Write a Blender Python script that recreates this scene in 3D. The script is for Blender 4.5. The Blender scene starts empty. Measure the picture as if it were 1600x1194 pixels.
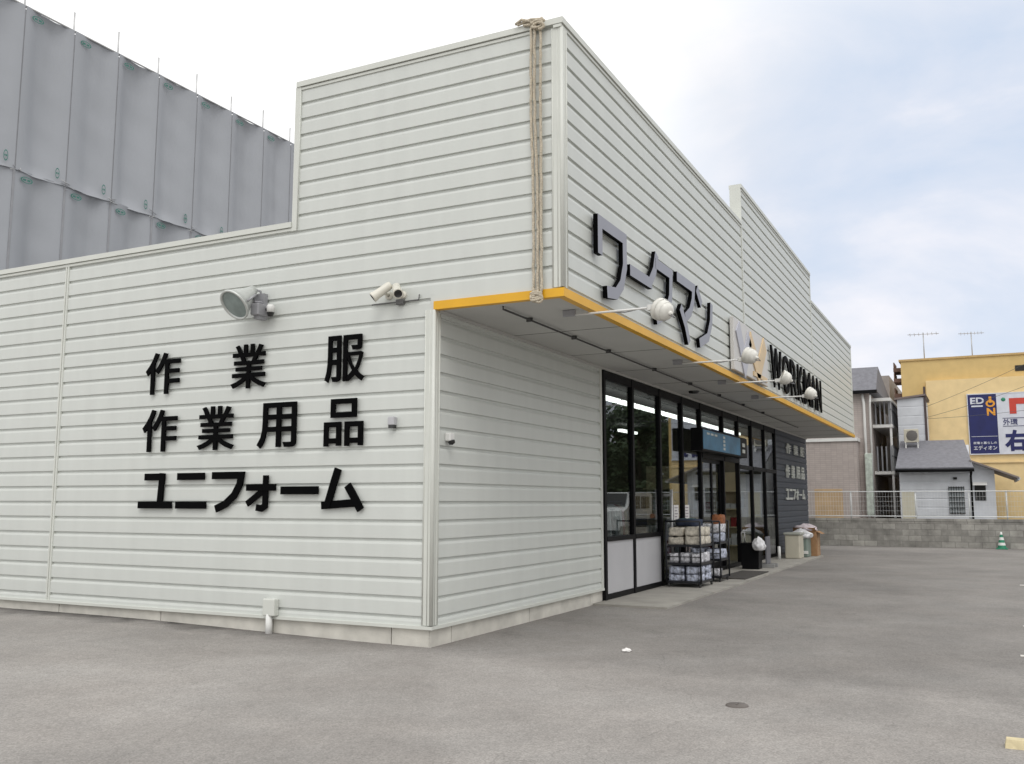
import bpy, bmesh, math, random
from mathutils import Vector, Matrix
random.seed(7)
SC = bpy.context.scene
COL = SC.collection
R = math.radians

# ------------------------------------------------------------------ camera
CAMP = Vector((-8.5269, -5.2090, 1.5)); YAW, PITCH, ROLL = 0.46456, 0.12653, 0.00077
fw = Vector((math.cos(PITCH)*math.cos(YAW), math.cos(PITCH)*math.sin(YAW), math.sin(PITCH)))
rt = Vector((math.sin(YAW), -math.cos(YAW), 0)); up = rt.cross(fw)
r_ = math.cos(ROLL)*rt + math.sin(ROLL)*up; u_ = -math.sin(ROLL)*rt + math.cos(ROLL)*up
cam = bpy.data.cameras.new('camera'); camo = bpy.data.objects.new('camera', cam); COL.objects.link(camo)
cam.sensor_fit = 'HORIZONTAL'; cam.sensor_width = 36; cam.lens = 1469.1/1600*36
cam.clip_start = 0.05; cam.clip_end = 2000
camo.matrix_world = Matrix(((r_.x, u_.x, -fw.x, CAMP.x), (r_.y, u_.y, -fw.y, CAMP.y), (r_.z, u_.z, -fw.z, CAMP.z), (0, 0, 0, 1)))
SC.camera = camo

# ------------------------------------------------------------------ exposure, sky, sun
SC.view_settings.view_transform = 'Standard'; SC.view_settings.look = 'None'
SC.view_settings.gamma = 1; SC.view_settings.exposure = 0.0
SUN_DIR = Vector((-0.62, -0.42, 0.95)).normalized()       # towards the sun behind the clouds
sun = bpy.data.lights.new('sun', 'SUN'); sun.energy = 0.9; sun.angle = R(28); sun.color = (1, .965, .91)
suno = bpy.data.objects.new('sun', sun); COL.objects.link(suno)
suno.rotation_euler = SUN_DIR.to_track_quat('Z', 'Y').to_euler()

W = bpy.data.worlds.new('World'); SC.world = W; W.use_nodes = True
wt = W.node_tree; wt.nodes.clear()
def wn(t, **kw):
    n = wt.nodes.new(t)
    for k, v in kw.items(): setattr(n, k, v)
    return n
def wl(a, b): wt.links.new(a, b)
out = wn('ShaderNodeOutputWorld'); bg = wn('ShaderNodeBackground'); bg.inputs['Strength'].default_value = 0.1
wl(bg.outputs[0], out.inputs[0])
sky = wn('ShaderNodeTexSky', sky_type='NISHITA'); sky.sun_disc = False
sky.sun_elevation = math.asin(SUN_DIR.z); sky.sun_rotation = math.atan2(SUN_DIR.x, SUN_DIR.y)
tc = wn('ShaderNodeTexCoord')
mp = wn('ShaderNodeMapping'); mp.inputs['Scale'].default_value = (1, 1, 2.2); wl(tc.outputs['Generated'], mp.inputs[0])
nz = wn('ShaderNodeTexNoise'); nz.inputs['Scale'].default_value = 3.3; nz.inputs['Detail'].default_value = 6; nz.inputs['Roughness'].default_value = .55
nz.inputs['Distortion'].default_value = .3
wl(mp.outputs[0], nz.inputs['Vector'])
# cloud cover thins in the direction of the open patch of sky
dt = wn('ShaderNodeVectorMath', operation='DOT_PRODUCT'); wl(tc.outputs['Generated'], dt.inputs[0])
dt.inputs[1].default_value = Vector((1, -.06, .25)).normalized()
pr = wn('ShaderNodeMapRange'); pr.interpolation_type = 'SMOOTHSTEP'
pr.inputs['From Min'].default_value = .895; pr.inputs['From Max'].default_value = 0.99
wl(dt.outputs['Value'], pr.inputs['Value'])
cr = wn('ShaderNodeValToRGB'); wl(nz.outputs[0], cr.inputs[0])
e = cr.color_ramp.elements
e[0].position = .34; e[0].color = (6.5, 7.6, 9.3, 1)
e[1].position = .68; e[1].color = (10.3, 10.1, 10.5, 1)
ne = cr.color_ramp.elements.new(.52); ne.color = (7.9, 8.5, 9.7, 1)
thin = wn('ShaderNodeMix', data_type='RGBA'); thin.inputs['Factor'].default_value = .1
wl(cr.outputs[0], thin.inputs['A']); wl(sky.outputs[0], thin.inputs['B'])
mx = wn('ShaderNodeMix', data_type='RGBA')
sx = wn('ShaderNodeSeparateXYZ'); wl(tc.outputs['Generated'], sx.inputs[0])
zen = wn('ShaderNodeMapRange'); zen.interpolation_type = 'SMOOTHSTEP'; wl(sx.outputs['Z'], zen.inputs['Value'])
zen.inputs['From Min'].default_value = 0; zen.inputs['From Max'].default_value = .85; zen.inputs['To Min'].default_value = 6.0; zen.inputs['To Max'].default_value = 14.5
lft = wn('ShaderNodeMapRange'); lft.interpolation_type = 'SMOOTHSTEP'; wl(sx.outputs['Y'], lft.inputs['Value'])
lft.inputs['From Min'].default_value = -.15; lft.inputs['From Max'].default_value = .35; lft.inputs['To Min'].default_value = 0; lft.inputs['To Max'].default_value = 12.0
west = wn('ShaderNodeMapRange'); wl(sx.outputs['X'], west.inputs['Value'])
west.inputs['From Min'].default_value = .1; west.inputs['From Max'].default_value = -.8; west.inputs['To Min'].default_value = 0; west.inputs['To Max'].default_value = 11.0
big = wn('ShaderNodeMath', operation='MAXIMUM'); wl(zen.outputs[0], big.inputs[0]); wl(lft.outputs[0], big.inputs[1])
big2 = wn('ShaderNodeMath', operation='MAXIMUM'); wl(big.outputs[0], big2.inputs[0]); wl(west.outputs[0], big2.inputs[1])
wl(pr.outputs[0], mx.inputs['Factor']); wl(big2.outputs[0], mx.inputs['A']); wl(thin.outputs['Result'], mx.inputs['B'])
wl(mx.outputs['Result'], bg.inputs['Color'])

# ------------------------------------------------------------------ materials
MATS = {}
def mat(name, col, rough=.6, metal=0., var=.08, vscale=3., bump=0., bscale=40., spec=.5, emit=0., streak=False):
    if name in MATS: return MATS[name]
    m = bpy.data.materials.new(name); m.use_nodes = True; t = m.node_tree; N = t.nodes; L = t.links
    b = N['Principled BSDF']; b.inputs['Roughness'].default_value = rough; b.inputs['Metallic'].default_value = metal
    b.inputs['Specular IOR Level'].default_value = spec
    co = N.new('ShaderNodeTexCoord'); n = N.new('ShaderNodeTexNoise'); n.inputs['Scale'].default_value = vscale; n.inputs['Detail'].default_value = 5
    if streak:
        mp = N.new('ShaderNodeMapping'); mp.inputs['Scale'].default_value = (1.6, 1.6, .18); L.new(co.outputs['Object'], mp.inputs[0]); L.new(mp.outputs[0], n.inputs['Vector'])
    else: L.new(co.outputs['Object'], n.inputs['Vector'])
    mr = N.new('ShaderNodeMapRange'); mr.inputs['From Min'].default_value = .3; mr.inputs['From Max'].default_value = .7
    mr.inputs['To Min'].default_value = 1-var; mr.inputs['To Max'].default_value = 1+var; L.new(n.outputs[0], mr.inputs['Value'])
    vm = N.new('ShaderNodeVectorMath'); vm.operation = 'SCALE'; vm.inputs[0].default_value = col; L.new(mr.outputs[0], vm.inputs['Scale'])
    L.new(vm.outputs[0], b.inputs['Base Color'])
    if emit:
        b.inputs['Emission Color'].default_value = (*col, 1); b.inputs['Emission Strength'].default_value = emit
    if bump:
        n2 = N.new('ShaderNodeTexNoise'); n2.inputs['Scale'].default_value = bscale; n2.inputs['Detail'].default_value = 4; L.new(co.outputs['Object'], n2.inputs['Vector'])
        bp = N.new('ShaderNodeBump'); bp.inputs['Strength'].default_value = bump; bp.inputs['Distance'].default_value = .01
        L.new(n2.outputs[0], bp.inputs['Height']); L.new(bp.outputs[0], b.inputs['Normal'])
    MATS[name] = m; return m

def grid_mat(name, col, line, sx, sz, width, var=.1, rough=.8, offset=.5, bump=.3, axis='yz'):
    """brick / tile / block joints laid out in object space"""
    if name in MATS: return MATS[name]
    m = bpy.data.materials.new(name); m.use_nodes = True; t = m.node_tree; N = t.nodes; L = t.links
    b = N['Principled BSDF']; b.inputs['Roughness'].default_value = rough
    co = N.new('ShaderNodeTexCoord'); sp = N.new('ShaderNodeSeparateXYZ'); cb = N.new('ShaderNodeCombineXYZ'); L.new(co.outputs['Object'], sp.inputs[0])
    if axis == 'yz':
        ad = N.new('ShaderNodeMath'); ad.operation = 'ADD'; L.new(sp.outputs['X'], ad.inputs[0]); L.new(sp.outputs['Y'], ad.inputs[1]); L.new(ad.outputs[0], cb.inputs[0]); L.new(sp.outputs['Z'], cb.inputs[1])
    else:
        L.new(sp.outputs['X'], cb.inputs[0]); L.new(sp.outputs['Y'], cb.inputs[1])
    br = N.new('ShaderNodeTexBrick'); br.offset = offset; L.new(cb.outputs[0], br.inputs['Vector'])
    br.inputs['Scale'].default_value = 1; br.inputs['Brick Width'].default_value = sx; br.inputs['Row Height'].default_value = sz; br.inputs['Mortar Size'].default_value = width
    br.inputs['Color1'].default_value = (*[c*(1-var) for c in col], 1); br.inputs['Color2'].default_value = (*[c*(1+var) for c in col], 1); br.inputs['Mortar'].default_value = (*line, 1)
    n = N.new('ShaderNodeTexNoise'); n.inputs['Scale'].default_value = 2.5; n.inputs['Detail'].default_value = 6; n.inputs['Roughness'].default_value = .65; L.new(co.outputs['Object'], n.inputs['Vector'])
    mr = N.new('ShaderNodeMapRange'); mr.inputs['From Min'].default_value = .3; mr.inputs['From Max'].default_value = .7; mr.inputs['To Min'].default_value = 1-1.6*var; mr.inputs['To Max'].default_value = 1+1.3*var; L.new(n.outputs[0], mr.inputs['Value'])
    vm = N.new('ShaderNodeVectorMath'); vm.operation = 'SCALE'; L.new(br.outputs['Color'], vm.inputs[0]); L.new(mr.outputs[0], vm.inputs['Scale']); L.new(vm.outputs[0], b.inputs['Base Color'])
    bp = N.new('ShaderNodeBump'); bp.inputs['Strength'].default_value = bump; bp.inputs['Distance'].default_value = .01; bp.invert = True
    L.new(br.outputs['Fac'], bp.inputs['Height']); L.new(bp.outputs[0], b.inputs['Normal'])
    MATS[name] = m; return m

def glass_mat(name, tint=(.75, .8, .8)):
    m = bpy.data.materials.new(name); m.use_nodes = True; t = m.node_tree; N = t.nodes; L = t.links
    N.remove(N['Principled BSDF']); o = N['Material Output']
    fr = N.new('ShaderNodeFresnel'); ge = N.new('ShaderNodeNewGeometry'); mi = N.new('ShaderNodeMapRange'); mi.inputs['To Min'].default_value = 1.5; mi.inputs['To Max'].default_value = 1/1.5
    L.new(ge.outputs['Backfacing'], mi.inputs['Value']); L.new(mi.outputs[0], fr.inputs['IOR'])   # plain Fresnel on both faces of the pane
    tr = N.new('ShaderNodeBsdfTransparent'); tr.inputs['Color'].default_value = (*tint, 1)
    gl = N.new('ShaderNodeBsdfGlossy'); gl.inputs['Roughness'].default_value = .0; gl.inputs['Color'].default_value = (.95, .97, 1, 1)
    mx = N.new('ShaderNodeMixShader'); L.new(fr.outputs[0], mx.inputs[0]); L.new(tr.outputs[0], mx.inputs[1]); L.new(gl.outputs[0], mx.inputs[2]); L.new(mx.outputs[0], o.inputs[0])
    MATS[name] = m; return m

def asphalt_mat():
    m = bpy.data.materials.new('asphalt'); m.use_nodes = True; t = m.node_tree; N = t.nodes; L = t.links
    b = N['Principled BSDF']; b.inputs['Roughness'].default_value = .9; b.inputs['Specular IOR Level'].default_value = .25
    co = N.new('ShaderNodeTexCoord')
    def noise(s, d=5, r=.6):
        n = N.new('ShaderNodeTexNoise'); n.inputs['Scale'].default_value = s; n.inputs['Detail'].default_value = d; n.inputs['Roughness'].default_value = r; L.new(co.outputs['Object'], n.inputs['Vector']); return n.outputs[0]
    def mrange(v, a, c, lo, hi):
        q = N.new('ShaderNodeMapRange'); q.inputs['From Min'].default_value = a; q.inputs['From Max'].default_value = c; q.inputs['To Min'].default_value = lo; q.inputs['To Max'].default_value = hi; L.new(v, q.inputs['Value']); return q.outputs[0]
    def mul(a, c):
        q = N.new('ShaderNodeMath'); q.operation = 'MULTIPLY'; L.new(a, q.inputs[0]); L.new(c, q.inputs[1]); return q.outputs[0]
    f = mrange(noise(.35, 4), .3, .7, .80, 1.16)
    f = mul(f, mrange(noise(1.7, 6, .7), .3, .7, .9, 1.1))
    f = mul(f, mrange(noise(14, 4, .7), .3, .7, .93, 1.07)); f = mul(f, mrange(noise(1.1, 7, .62), .60, .74, 1, .84)); f = mul(f, mrange(noise(38, 3, .6), .66, .74, 1, .80))
    vo = N.new('ShaderNodeTexVoronoi'); vo.inputs['Scale'].default_value = 95; L.new(co.outputs['Object'], vo.inputs['Vector'])
    sp = N.new('ShaderNodeSeparateColor'); L.new(vo.outputs['Color'], sp.inputs[0])
    f = mul(f, mrange(sp.outputs[0], 0, 1,   .82, 1.18))
    # dark stained strip at the foot of the side wall and worn tyre lanes
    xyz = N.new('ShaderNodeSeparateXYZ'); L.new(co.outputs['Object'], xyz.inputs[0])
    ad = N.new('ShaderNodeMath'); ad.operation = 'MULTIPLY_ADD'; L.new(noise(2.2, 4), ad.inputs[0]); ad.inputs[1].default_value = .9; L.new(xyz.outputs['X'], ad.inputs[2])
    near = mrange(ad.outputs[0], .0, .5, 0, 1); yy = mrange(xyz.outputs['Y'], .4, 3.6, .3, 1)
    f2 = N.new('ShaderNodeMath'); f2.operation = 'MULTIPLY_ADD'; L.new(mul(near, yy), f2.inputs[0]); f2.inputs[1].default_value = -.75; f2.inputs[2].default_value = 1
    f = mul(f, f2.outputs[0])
    # thin cracks
    vc = N.new('ShaderNodeTexVoronoi'); vc.feature = 'DISTANCE_TO_EDGE'; vc.inputs['Scale'].default_value = .22
    nd = N.new('ShaderNodeTexNoise'); nd.inputs['Scale'].default_value = 1.3; nd.inputs['Detail'].default_value = 5; L.new(co.outputs['Object'], nd.inputs['Vector'])
    va = N.new('ShaderNodeVectorMath'); va.operation = 'MULTIPLY_ADD'; L.new(nd.outputs['Color'], va.inputs[0]); va.inputs[1].default_value = (1.6, 1.6, 0); L.new(co.outputs['Object'], va.inputs[2]); L.new(va.outputs[0], vc.inputs['Vector'])
    f = mul(f, mrange(vc.outputs['Distance'], 0, .0022, .82, 1))
    cc = N.new('ShaderNodeMix'); cc.data_type = 'RGBA'; L.new(noise(.8, 3), cc.inputs['Factor']); cc.inputs['A'].default_value = (.300, .276, .255, 1); cc.inputs['B'].default_value = (.290, .280, .267, 1)
    vm = N.new('ShaderNodeVectorMath'); vm.operation = 'SCALE'; L.new(cc.outputs['Result'], vm.inputs[0]); L.new(f, vm.inputs['Scale']); L.new(vm.outputs[0], b.inputs['Base Color'])
    bp = N.new('ShaderNodeBump'); bp.inputs['Strength'].default_value = .25; bp.inputs['Distance'].default_value = .004; L.new(vo.outputs['Distance'], bp.inputs['Height']); L.new(bp.outputs[0], b.inputs['Normal'])
    return m

SIDING = mat('siding_paint', (.605, .627, .597), .40, var=.028, vscale=3.2, streak=True)
TRIM = mat('trim_paint', (.63, .645, .60), .4, var=.03)
CONC = mat('plinth_concrete', (.60, .58, .525), .9, var=.14, vscale=4, bump=.3, bscale=60)
PAVE = mat('pavement_concrete', (.33, .315, .285), .9, var=.16, vscale=2.2, bump=.3, bscale=70)
YELLOW = mat('yellow_paint', (.75, .40, .012), .4, var=.06)
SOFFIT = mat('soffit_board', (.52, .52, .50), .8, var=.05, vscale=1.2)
BLACK = mat('black_frame', (.006, .006, .007), .45, var=.1, spec=.12)
SIGNBLK = mat('black_sign', (.002, .002, .0023), .6, var=.05, spec=.04)
SILVER = mat('silver_face', (.30, .30, .335), .38, metal=.35, var=.04)
WHITEPANEL = mat('white_panel', (.50, .50, .53), .5, var=.04)
DARKSID = mat('dark_siding', (.055, .065, .085), .5, var=.1)
WHITE = mat('white_paint', (.74, .74, .72), .4, var=.04)
GREYMETAL = mat('grey_metal', (.42, .42, .42), .4, metal=.6, var=.08, vscale=8)
GALV = mat('galvanised_pipe', (.5, .5, .5), .45, metal=.5, var=.1)
DARKHOLE = mat('dark_gap', (.03, .03, .03), .9)
ROPE = mat('rope_fibre', (.52, .46, .36), .9, var=.28, vscale=60, bump=.8, bscale=120)
LENS = mat('lamp_glass', (.25, .30, .29), .08, var=.15, vscale=9)
LENSD = mat('camera_lens', (.02, .02, .02), .1)
GLASS = glass_mat('shop_glass', (.70, .74, .74))
PAPER = mat('paper', (.78, .76, .74), .8, var=.03)
ROOFM = mat('roof_sheet', (.3, .31, .31), .6)

# ------------------------------------------------------------------ mesh helper
class M:
    def __init__(s): s.v = []; s.f = []; s.mi = []; s.sm = []
    def add(s, vs, fs, mi=0, smooth=False):
        o = len(s.v); s.v += [Vector(v) for v in vs]
        for f in fs: s.f.append([o+i for i in f]); s.mi.append(mi); s.sm.append(smooth)
        return s
    def box(s, a, b, mi=0):
        x0, y0, z0 = [min(p, q) for p, q in zip(a, b)]; x1, y1, z1 = [max(p, q) for p, q in zip(a, b)]
        return s.add([(x0,y0,z0),(x1,y0,z0),(x1,y1,z0),(x0,y1,z0),(x0,y0,z1),(x1,y0,z1),(x1,y1,z1),(x0,y1,z1)],
            [(0,3,2,1),(4,5,6,7),(0,1,5,4),(1,2,6,5),(2,3,7,6),(3,0,4,7)], mi)
    def bbox(s, a, b, c=.01, mi=0):
        """box with chamfered edges"""
        bm = bmesh.new(); m = M().box(a, b)
        vs = [bm.verts.new(v) for v in m.v]
        for f in m.f: bm.faces.new([vs[i] for i in f])
        bmesh.ops.bevel(bm, geom=bm.edges[:], offset=c, segments=2, affect='EDGES', profile=.5)
        bm.verts.index_update()
        s.add([v.co.copy() for v in bm.verts], [[v.index for v in f.verts] for f in bm.faces], mi, False); bm.free(); return s
    def tube(s, pts, r, n=8, mi=0, caps=True):
        pts = [Vector(p) for p in pts]; rs = r if isinstance(r, (list, tuple)) else [r]*len(pts)
        vs = []; fs = []; ref = None
        for i, p in enumerate(pts):
            d = ((pts[min(i+1, len(pts)-1)]-pts[max(i-1, 0)])).normalized()
            if ref is None: ref = d.orthogonal().normalized()
            ref = (ref - d*ref.dot(d)).normalized(); b = d.cross(ref)
            for k in range(n):
                a = 2*math.pi*k/n; vs.append(p+(ref*math.cos(a)+b*math.sin(a))*rs[i])
        for i in range(len(pts)-1):
            for k in range(n): fs.append((i*n+k, i*n+(k+1)%n, (i+1)*n+(k+1)%n, (i+1)*n+k))
        s.add(vs, fs, mi, True)
        if caps: s.add(vs[:n], [tuple(reversed(range(n)))], mi); s.add(vs[-n:], [tuple(range(n))], mi)
        return s
    def lathe(s, prof, org, axis, n=20, mi=0):
        """prof = [(r, t)] with t along the axis"""
        org = Vector(org); ax = Vector(axis).normalized(); a = ax.orthogonal().normalized(); b = ax.cross(a); vs = []; fs = []
        for r, t in prof:
            for k in range(n):
                q = 2*math.pi*k/n; vs.append(org+ax*t+(a*math.cos(q)+b*math.sin(q))*max(r, 1e-4))
        for i in range(len(prof)-1):
            for k in range(n): fs.append((i*n+k, i*n+(k+1)%n, (i+1)*n+(k+1)%n, (i+1)*n+k))
        return s.add(vs, fs, mi, True)
    def prism(s, poly, o, ux, uy, n, d, mi=0, mside=None):
        """2-D polygon extruded by d along n"""
        o, ux, uy, n = Vector(o), Vector(ux), Vector(uy), Vector(n); k = len(poly)
        a = [o+ux*p[0]+uy*p[1] for p in poly]; b = [v+n*d for v in a]
        s.add(a+b, [tuple(range(k))], mi if mside is None else mside)
        s.add(b, [tuple(range(k))], mi)
        s.add(a+b, [(i, (i+1) % k, k+(i+1) % k, k+i) for i in range(k)], mi if mside is None else mside)
        return s

WORLD = {}
def obj(name, m, material, parent=None, label=None):
    base = WORLD[parent.name] if parent else Vector((0, 0, 0))
    me = bpy.data.meshes.new(name)
    me.from_pydata([tuple(v-base) for v in m.v], [], m.f)
    for mm in (material if isinstance(material, (list, tuple)) else [material]): me.materials.append(mm)
    for p, i, sm in zip(me.polygons, m.mi, m.sm): p.material_index = i; p.use_smooth = sm
    bm = bmesh.new(); bm.from_mesh(me); bmesh.ops.remove_doubles(bm, verts=bm.verts, dist=1e-5); bmesh.ops.recalc_face_normals(bm, faces=bm.faces); bm.to_mesh(me); bm.free()
    o = bpy.data.objects.new(name, me); COL.objects.link(o)
    if parent: o.parent = parent
    WORLD[o.name] = base
    if label: o['label'] = label
    return o
def thing(name, label, cat, loc=(0, 0, 0), group=None):
    o = bpy.data.objects.new(name, None); COL.objects.link(o); o.location = loc; o.empty_display_size = .2
    o['label'] = label; o['category'] = cat
    if group: o['group'] = group
    WORLD[o.name] = Vector(loc); return o
def tag(o, label, cat, group=None):
    o['label'] = label; o['category'] = cat
    if group: o['group'] = group
    return o
def solo(name, m, material, label, cat, loc=(0, 0, 0), group=None):
    """a thing that is one mesh, its origin at its base"""
    mm = M(); mm.v = [v-Vector(loc) for v in m.v]; mm.f = m.f; mm.mi = m.mi; mm.sm = m.sm
    o = obj(name, mm, material); o.location = loc; WORLD[o.name] = Vector(loc); return tag(o, label, cat, group)
def structure(o): o['kind'] = 'structure'; return o
def clone(o, delta, label, group=None):
    c = o.copy(); COL.objects.link(c); c.location = o.location + Vector(delta); c['label'] = label
    if group: c['group'] = group
    WORLD[c.name] = WORLD[o.name] + Vector(delta)
    for ch in o.children:
        d = ch.copy(); COL.objects.link(d); d.parent = c
        for g in ch.children:
            h = g.copy(); COL.objects.link(h); h.parent = d
    return c

# text -> mesh from Blender's built-in font
GL = {}
def glyph(ch, off=.02):
    if (ch, off) in GL: return GL[(ch, off)]
    c = bpy.data.curves.new('g', 'FONT'); c.body = ch; c.size = 1; c.offset = off; c.extrude = .5; c.resolution_u = 3
    o = bpy.data.objects.new('g', c); COL.objects.link(o)
    me = bpy.data.meshes.new_from_object(o.evaluated_get(bpy.context.evaluated_depsgraph_get()))
    vs = [v.co.copy() for v in me.vertices]; fs = [tuple(p.vertices) for p in me.polygons]
    front = [p.normal.z > .5 for p in me.polygons]
    bpy.data.objects.remove(o); bpy.data.curves.remove(c); bpy.data.meshes.remove(me)
    x0, x1 = min(v.x for v in vs), max(v.x for v in vs); y0, y1 = min(v.y for v in vs), max(v.y for v in vs)
    GL[(ch, off)] = ([((v.x-x0)/(x1-x0), (v.y-y0)/(y1-y0), v.z+.5) for v in vs], fs, front); return GL[(ch, off)]
def put_text(m, ch, o, ux, n, w, z0, z1, depth, off=.02, mi=0, mside=None):
    """text filling a box w wide from z0 to z1; o = lower-left point on the plane"""
    vs, fs, fr = glyph(ch, off); o, ux, n = Vector(o), Vector(ux), Vector(n)
    m2 = [o+ux*(a*w)+n*(c*depth)+Vector((0, 0, z0-o.z+b*(z1-z0))) for a, b, c in vs]
    if mside is None: m.add(m2, fs, mi)
    else:
        m.add(m2, [f for f, q in zip(fs, fr) if q], mi); m.add(m2, [f for f, q in zip(fs, fr) if not q], mside)
    return m
def stroke(pts, w):
    """flat mitred outline of a polyline of width w, 2-D"""
    pts = [Vector(p) for p in pts]; Lf = []; Rt = []
    for i, p in enumerate(pts):
        d0 = (p-pts[i-1]).normalized() if i else (pts[1]-p).normalized(); d1 = (pts[i+1]-p).normalized() if i < len(pts)-1 else d0
        n0 = Vector((-d0.y, d0.x)); n1 = Vector((-d1.y, d1.x)); b = (n0+n1).normalized(); k = w/2/max(.35, b.dot(n0))
        Lf.append(p+b*k); Rt.append(p-b*k)
    return Lf, Rt
def put_stroke(m, pts, w, o, ux, n, d, mi=0, mside=None):
    Lf, Rt = stroke(pts, w); o, ux, uy, n = Vector(o), Vector(ux), Vector((0, 0, 1)), Vector(n)
    k = len(Lf); P = lambda q, h: o+ux*q.x+uy*q.y+n*h
    vs = [P(q, d) for q in Lf]+[P(q, d) for q in Rt]+[P(q, 0) for q in Lf]+[P(q, 0) for q in Rt]
    ms = mi if mside is None else mside
    m.add(vs, [(i, i+1, k+i+1, k+i) for i in range(k-1)], mi)
    m.add(vs, [(2*k+i, 2*k+i+1, 3*k+i+1, 3*k+i) for i in range(k-1)]+[(i, i+1, 2*k+i+1, 2*k+i) for i in range(k-1)]+[(k+i, k+i+1, 3*k+i+1, 3*k+i) for i in range(k-1)]
          + [(0, k, 3*k, 2*k), (k-1, 2*k-1, 4*k-1, 3*k-1)], ms)
    return m

# ================================================================== GROUND
def sm(t): t = max(0, min(1, t)); return t*t*(3-2*t)
gx = [-600, -60, -20, -10, -6, -4, -2, 0, 4, 10, 20, 60, 900]; gy = [-600, -60, -20, -8, -4, -2, 0, 1, 2, 3, 4, 5, 8, 30, 700]
g = M(); g.add([(x, y, .07*sm(y/5)) for y in gy for x in gx], [(j*len(gx)+i, j*len(gx)+i+1, (j+1)*len(gx)+i+1, (j+1)*len(gx)+i) for j in range(len(gy)-1) for i in range(len(gx)-1)])
structure(obj('parking_lot', g, asphalt_mat()))
p = M(); p.box((4.5, -1.12, -.02), (11.3, -.001, .03)); p.box((11.32, -1.10, -.02), (18.9, -.001, .03))
structure(obj('pavement', p, PAVE))

# ================================================================== STORE
ZB, ZS, ZP, ZT, Z2, Z3 = .195, 3.55, 4.79, 6.525, 7.24, 6.545
D = 1.507; XE = 23.46; X1, X2 = 8.11, 15.65; YS, YJ = 1.965, 5.87
PIT, Z0 = .1983, .487
store = thing('store_building', 'long low workwear store clad in pale horizontal metal siding, tall fascia on yellow edge', 'building', (0, 0, 0))
def courses(zlo, zhi, pit=PIT, z0=Z0, dep=.023):
    """profile (z, inset) of lapped siding from zlo to zhi"""
    k = math.floor((zlo-z0)/pit)-1; pr = []
    while z0+k*pit < zhi:
        b = z0+k*pit; q = [(b+.001, dep), (b+.027, dep), (b+.028, 0), (b+pit-.034, 0), (b+pit-.010, .006), (b+pit, dep)]
        pr += q; k += 1
    outp = []
    for i in range(len(pr)-1):
        (za, da), (zb, db) = pr[i], pr[i+1]
        if zb <= zlo or za >= zhi: continue
        if za < zlo: da = da+(db-da)*(zlo-za)/(zb-za); za = zlo
        if zb > zhi: db = da+(db-da)*(zhi-za)/(zb-za); zb = zhi
        if not outp: outp.append((za, da))
        outp.append((zb, db))
    return outp
def siding(m, a, b, zlo, zhi, n, pit=PIT, z0=Z0, thick=.12, dep=.023):
    """a,b = xy ends, n = outward xy normal"""
    pr = courses(zlo, zhi, pit, z0, dep); a, b, n = Vector((*a, 0)), Vector((*b, 0)), Vector((*n, 0)); vs = []
    for e_ in (a, b):
        for z, d in pr: vs.append(e_-n*d+Vector((0, 0, z)))
    k = len(pr); m.add(vs, [(i, i+1, k+i+1, k+i) for i in range(k-1)])
    back = [a-n*thick+Vector((0, 0, zlo)), b-n*thick+Vector((0, 0, zlo)), b-n*thick+Vector((0, 0, zhi)), a-n*thick+Vector((0, 0, zhi))]
    m.add(back, [(0, 1, 2, 3)])
    m.add([back[0], back[3], vs[0], vs[k-1]], [(0, 1, 3, 2)]); m.add([back[1], back[2], vs[k], vs[2*k-1]], [(0, 1, 3, 2)])
    m.add([back[3], back[2], vs[2*k-1], vs[k-1]], [(0, 1, 2, 3)]); m.add([back[0], back[1], vs[k], vs[0]], [(0, 1, 2, 3)])
    return m
m = M()
ZQ = Z0+16*PIT+.06; ZR = Z0+21*PIT+.06
siding(m, (0, .05), (0, YJ-.03), ZB, ZQ, (-1, 0)); m.box((.001, .0, ZS+.0), (.1, .05, ZQ)); siding(m, (0, -D+.05), (0, YJ-.03), ZQ, ZR, (-1, 0)); siding(m, (0, -D+.05), (0, YS-.04), ZR, ZT-.05, (-1, 0))
m.box((.001, YS-.04, ZR), (.05, YJ-.03, ZP-.05)); m.box((.0, -D+.05, ZS+.085), (.1, -.0, ZQ)); siding(m, (0, YJ+.03), (0, 16), ZB, ZP-.05, (-1, 0))
obj('side_wall', m, SIDING, store)
m = M(); siding(m, (.05, 0), (4.95, 0), ZB, ZS, (0, -1)); obj('front_wall', m, SIDING, store)
m = M(); siding(m, (.06, -D), (X1-.03, -D), ZS+.09, ZT-.05, (0, -1)); siding(m, (X1+.03, -D), (X2-.02, -D), ZS+.09, Z2-.05, (0, -1)); siding(m, (X2+.02, -D), (XE-.04, -D), ZS+.09, Z3-.05, (0, -1))
obj('fascia', m, SIDING, store)
m = M(); siding(m, (18.22, 0), (23.42, 0), .06, ZS, (0, -1), pit=.166, z0=.06); obj('dark_wall', m, DARKSID, store)
# end wall, rear parapet and roofs
m = M(); m.box((XE-.14, -D+.13, ZS+.1), (XE, -.01, Z3-.06)); m.box((23.42, .0, .05), (23.44, 16, Z3-.06))
m.box((.13, -.16, ZS+.06), (XE-.15, -.02, 4.5)); obj('end_wall', m, SIDING, store)
m = M(); m.box((.13, -D+.13, 6.25), (X1-.15, YS-.16, 6.3)); m.box((.13, YS-.0, 4.5), (23.3, 15.9, 4.55)); m.box((X1, -D+.21, 6.25), (23.2, YS, 6.3))
m.box((X1+.01, -D+.125, ZT-.5), (X1+.13, -D+.19, Z2-.06)); obj('roof', m, ROOFM, store)
m = M(); siding(m, (.13, YS-.02), (X1, YS-.02), ZP-.2, ZT-.05, (0, 1)); obj('parapet_wall', m, SIDING, store)
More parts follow.
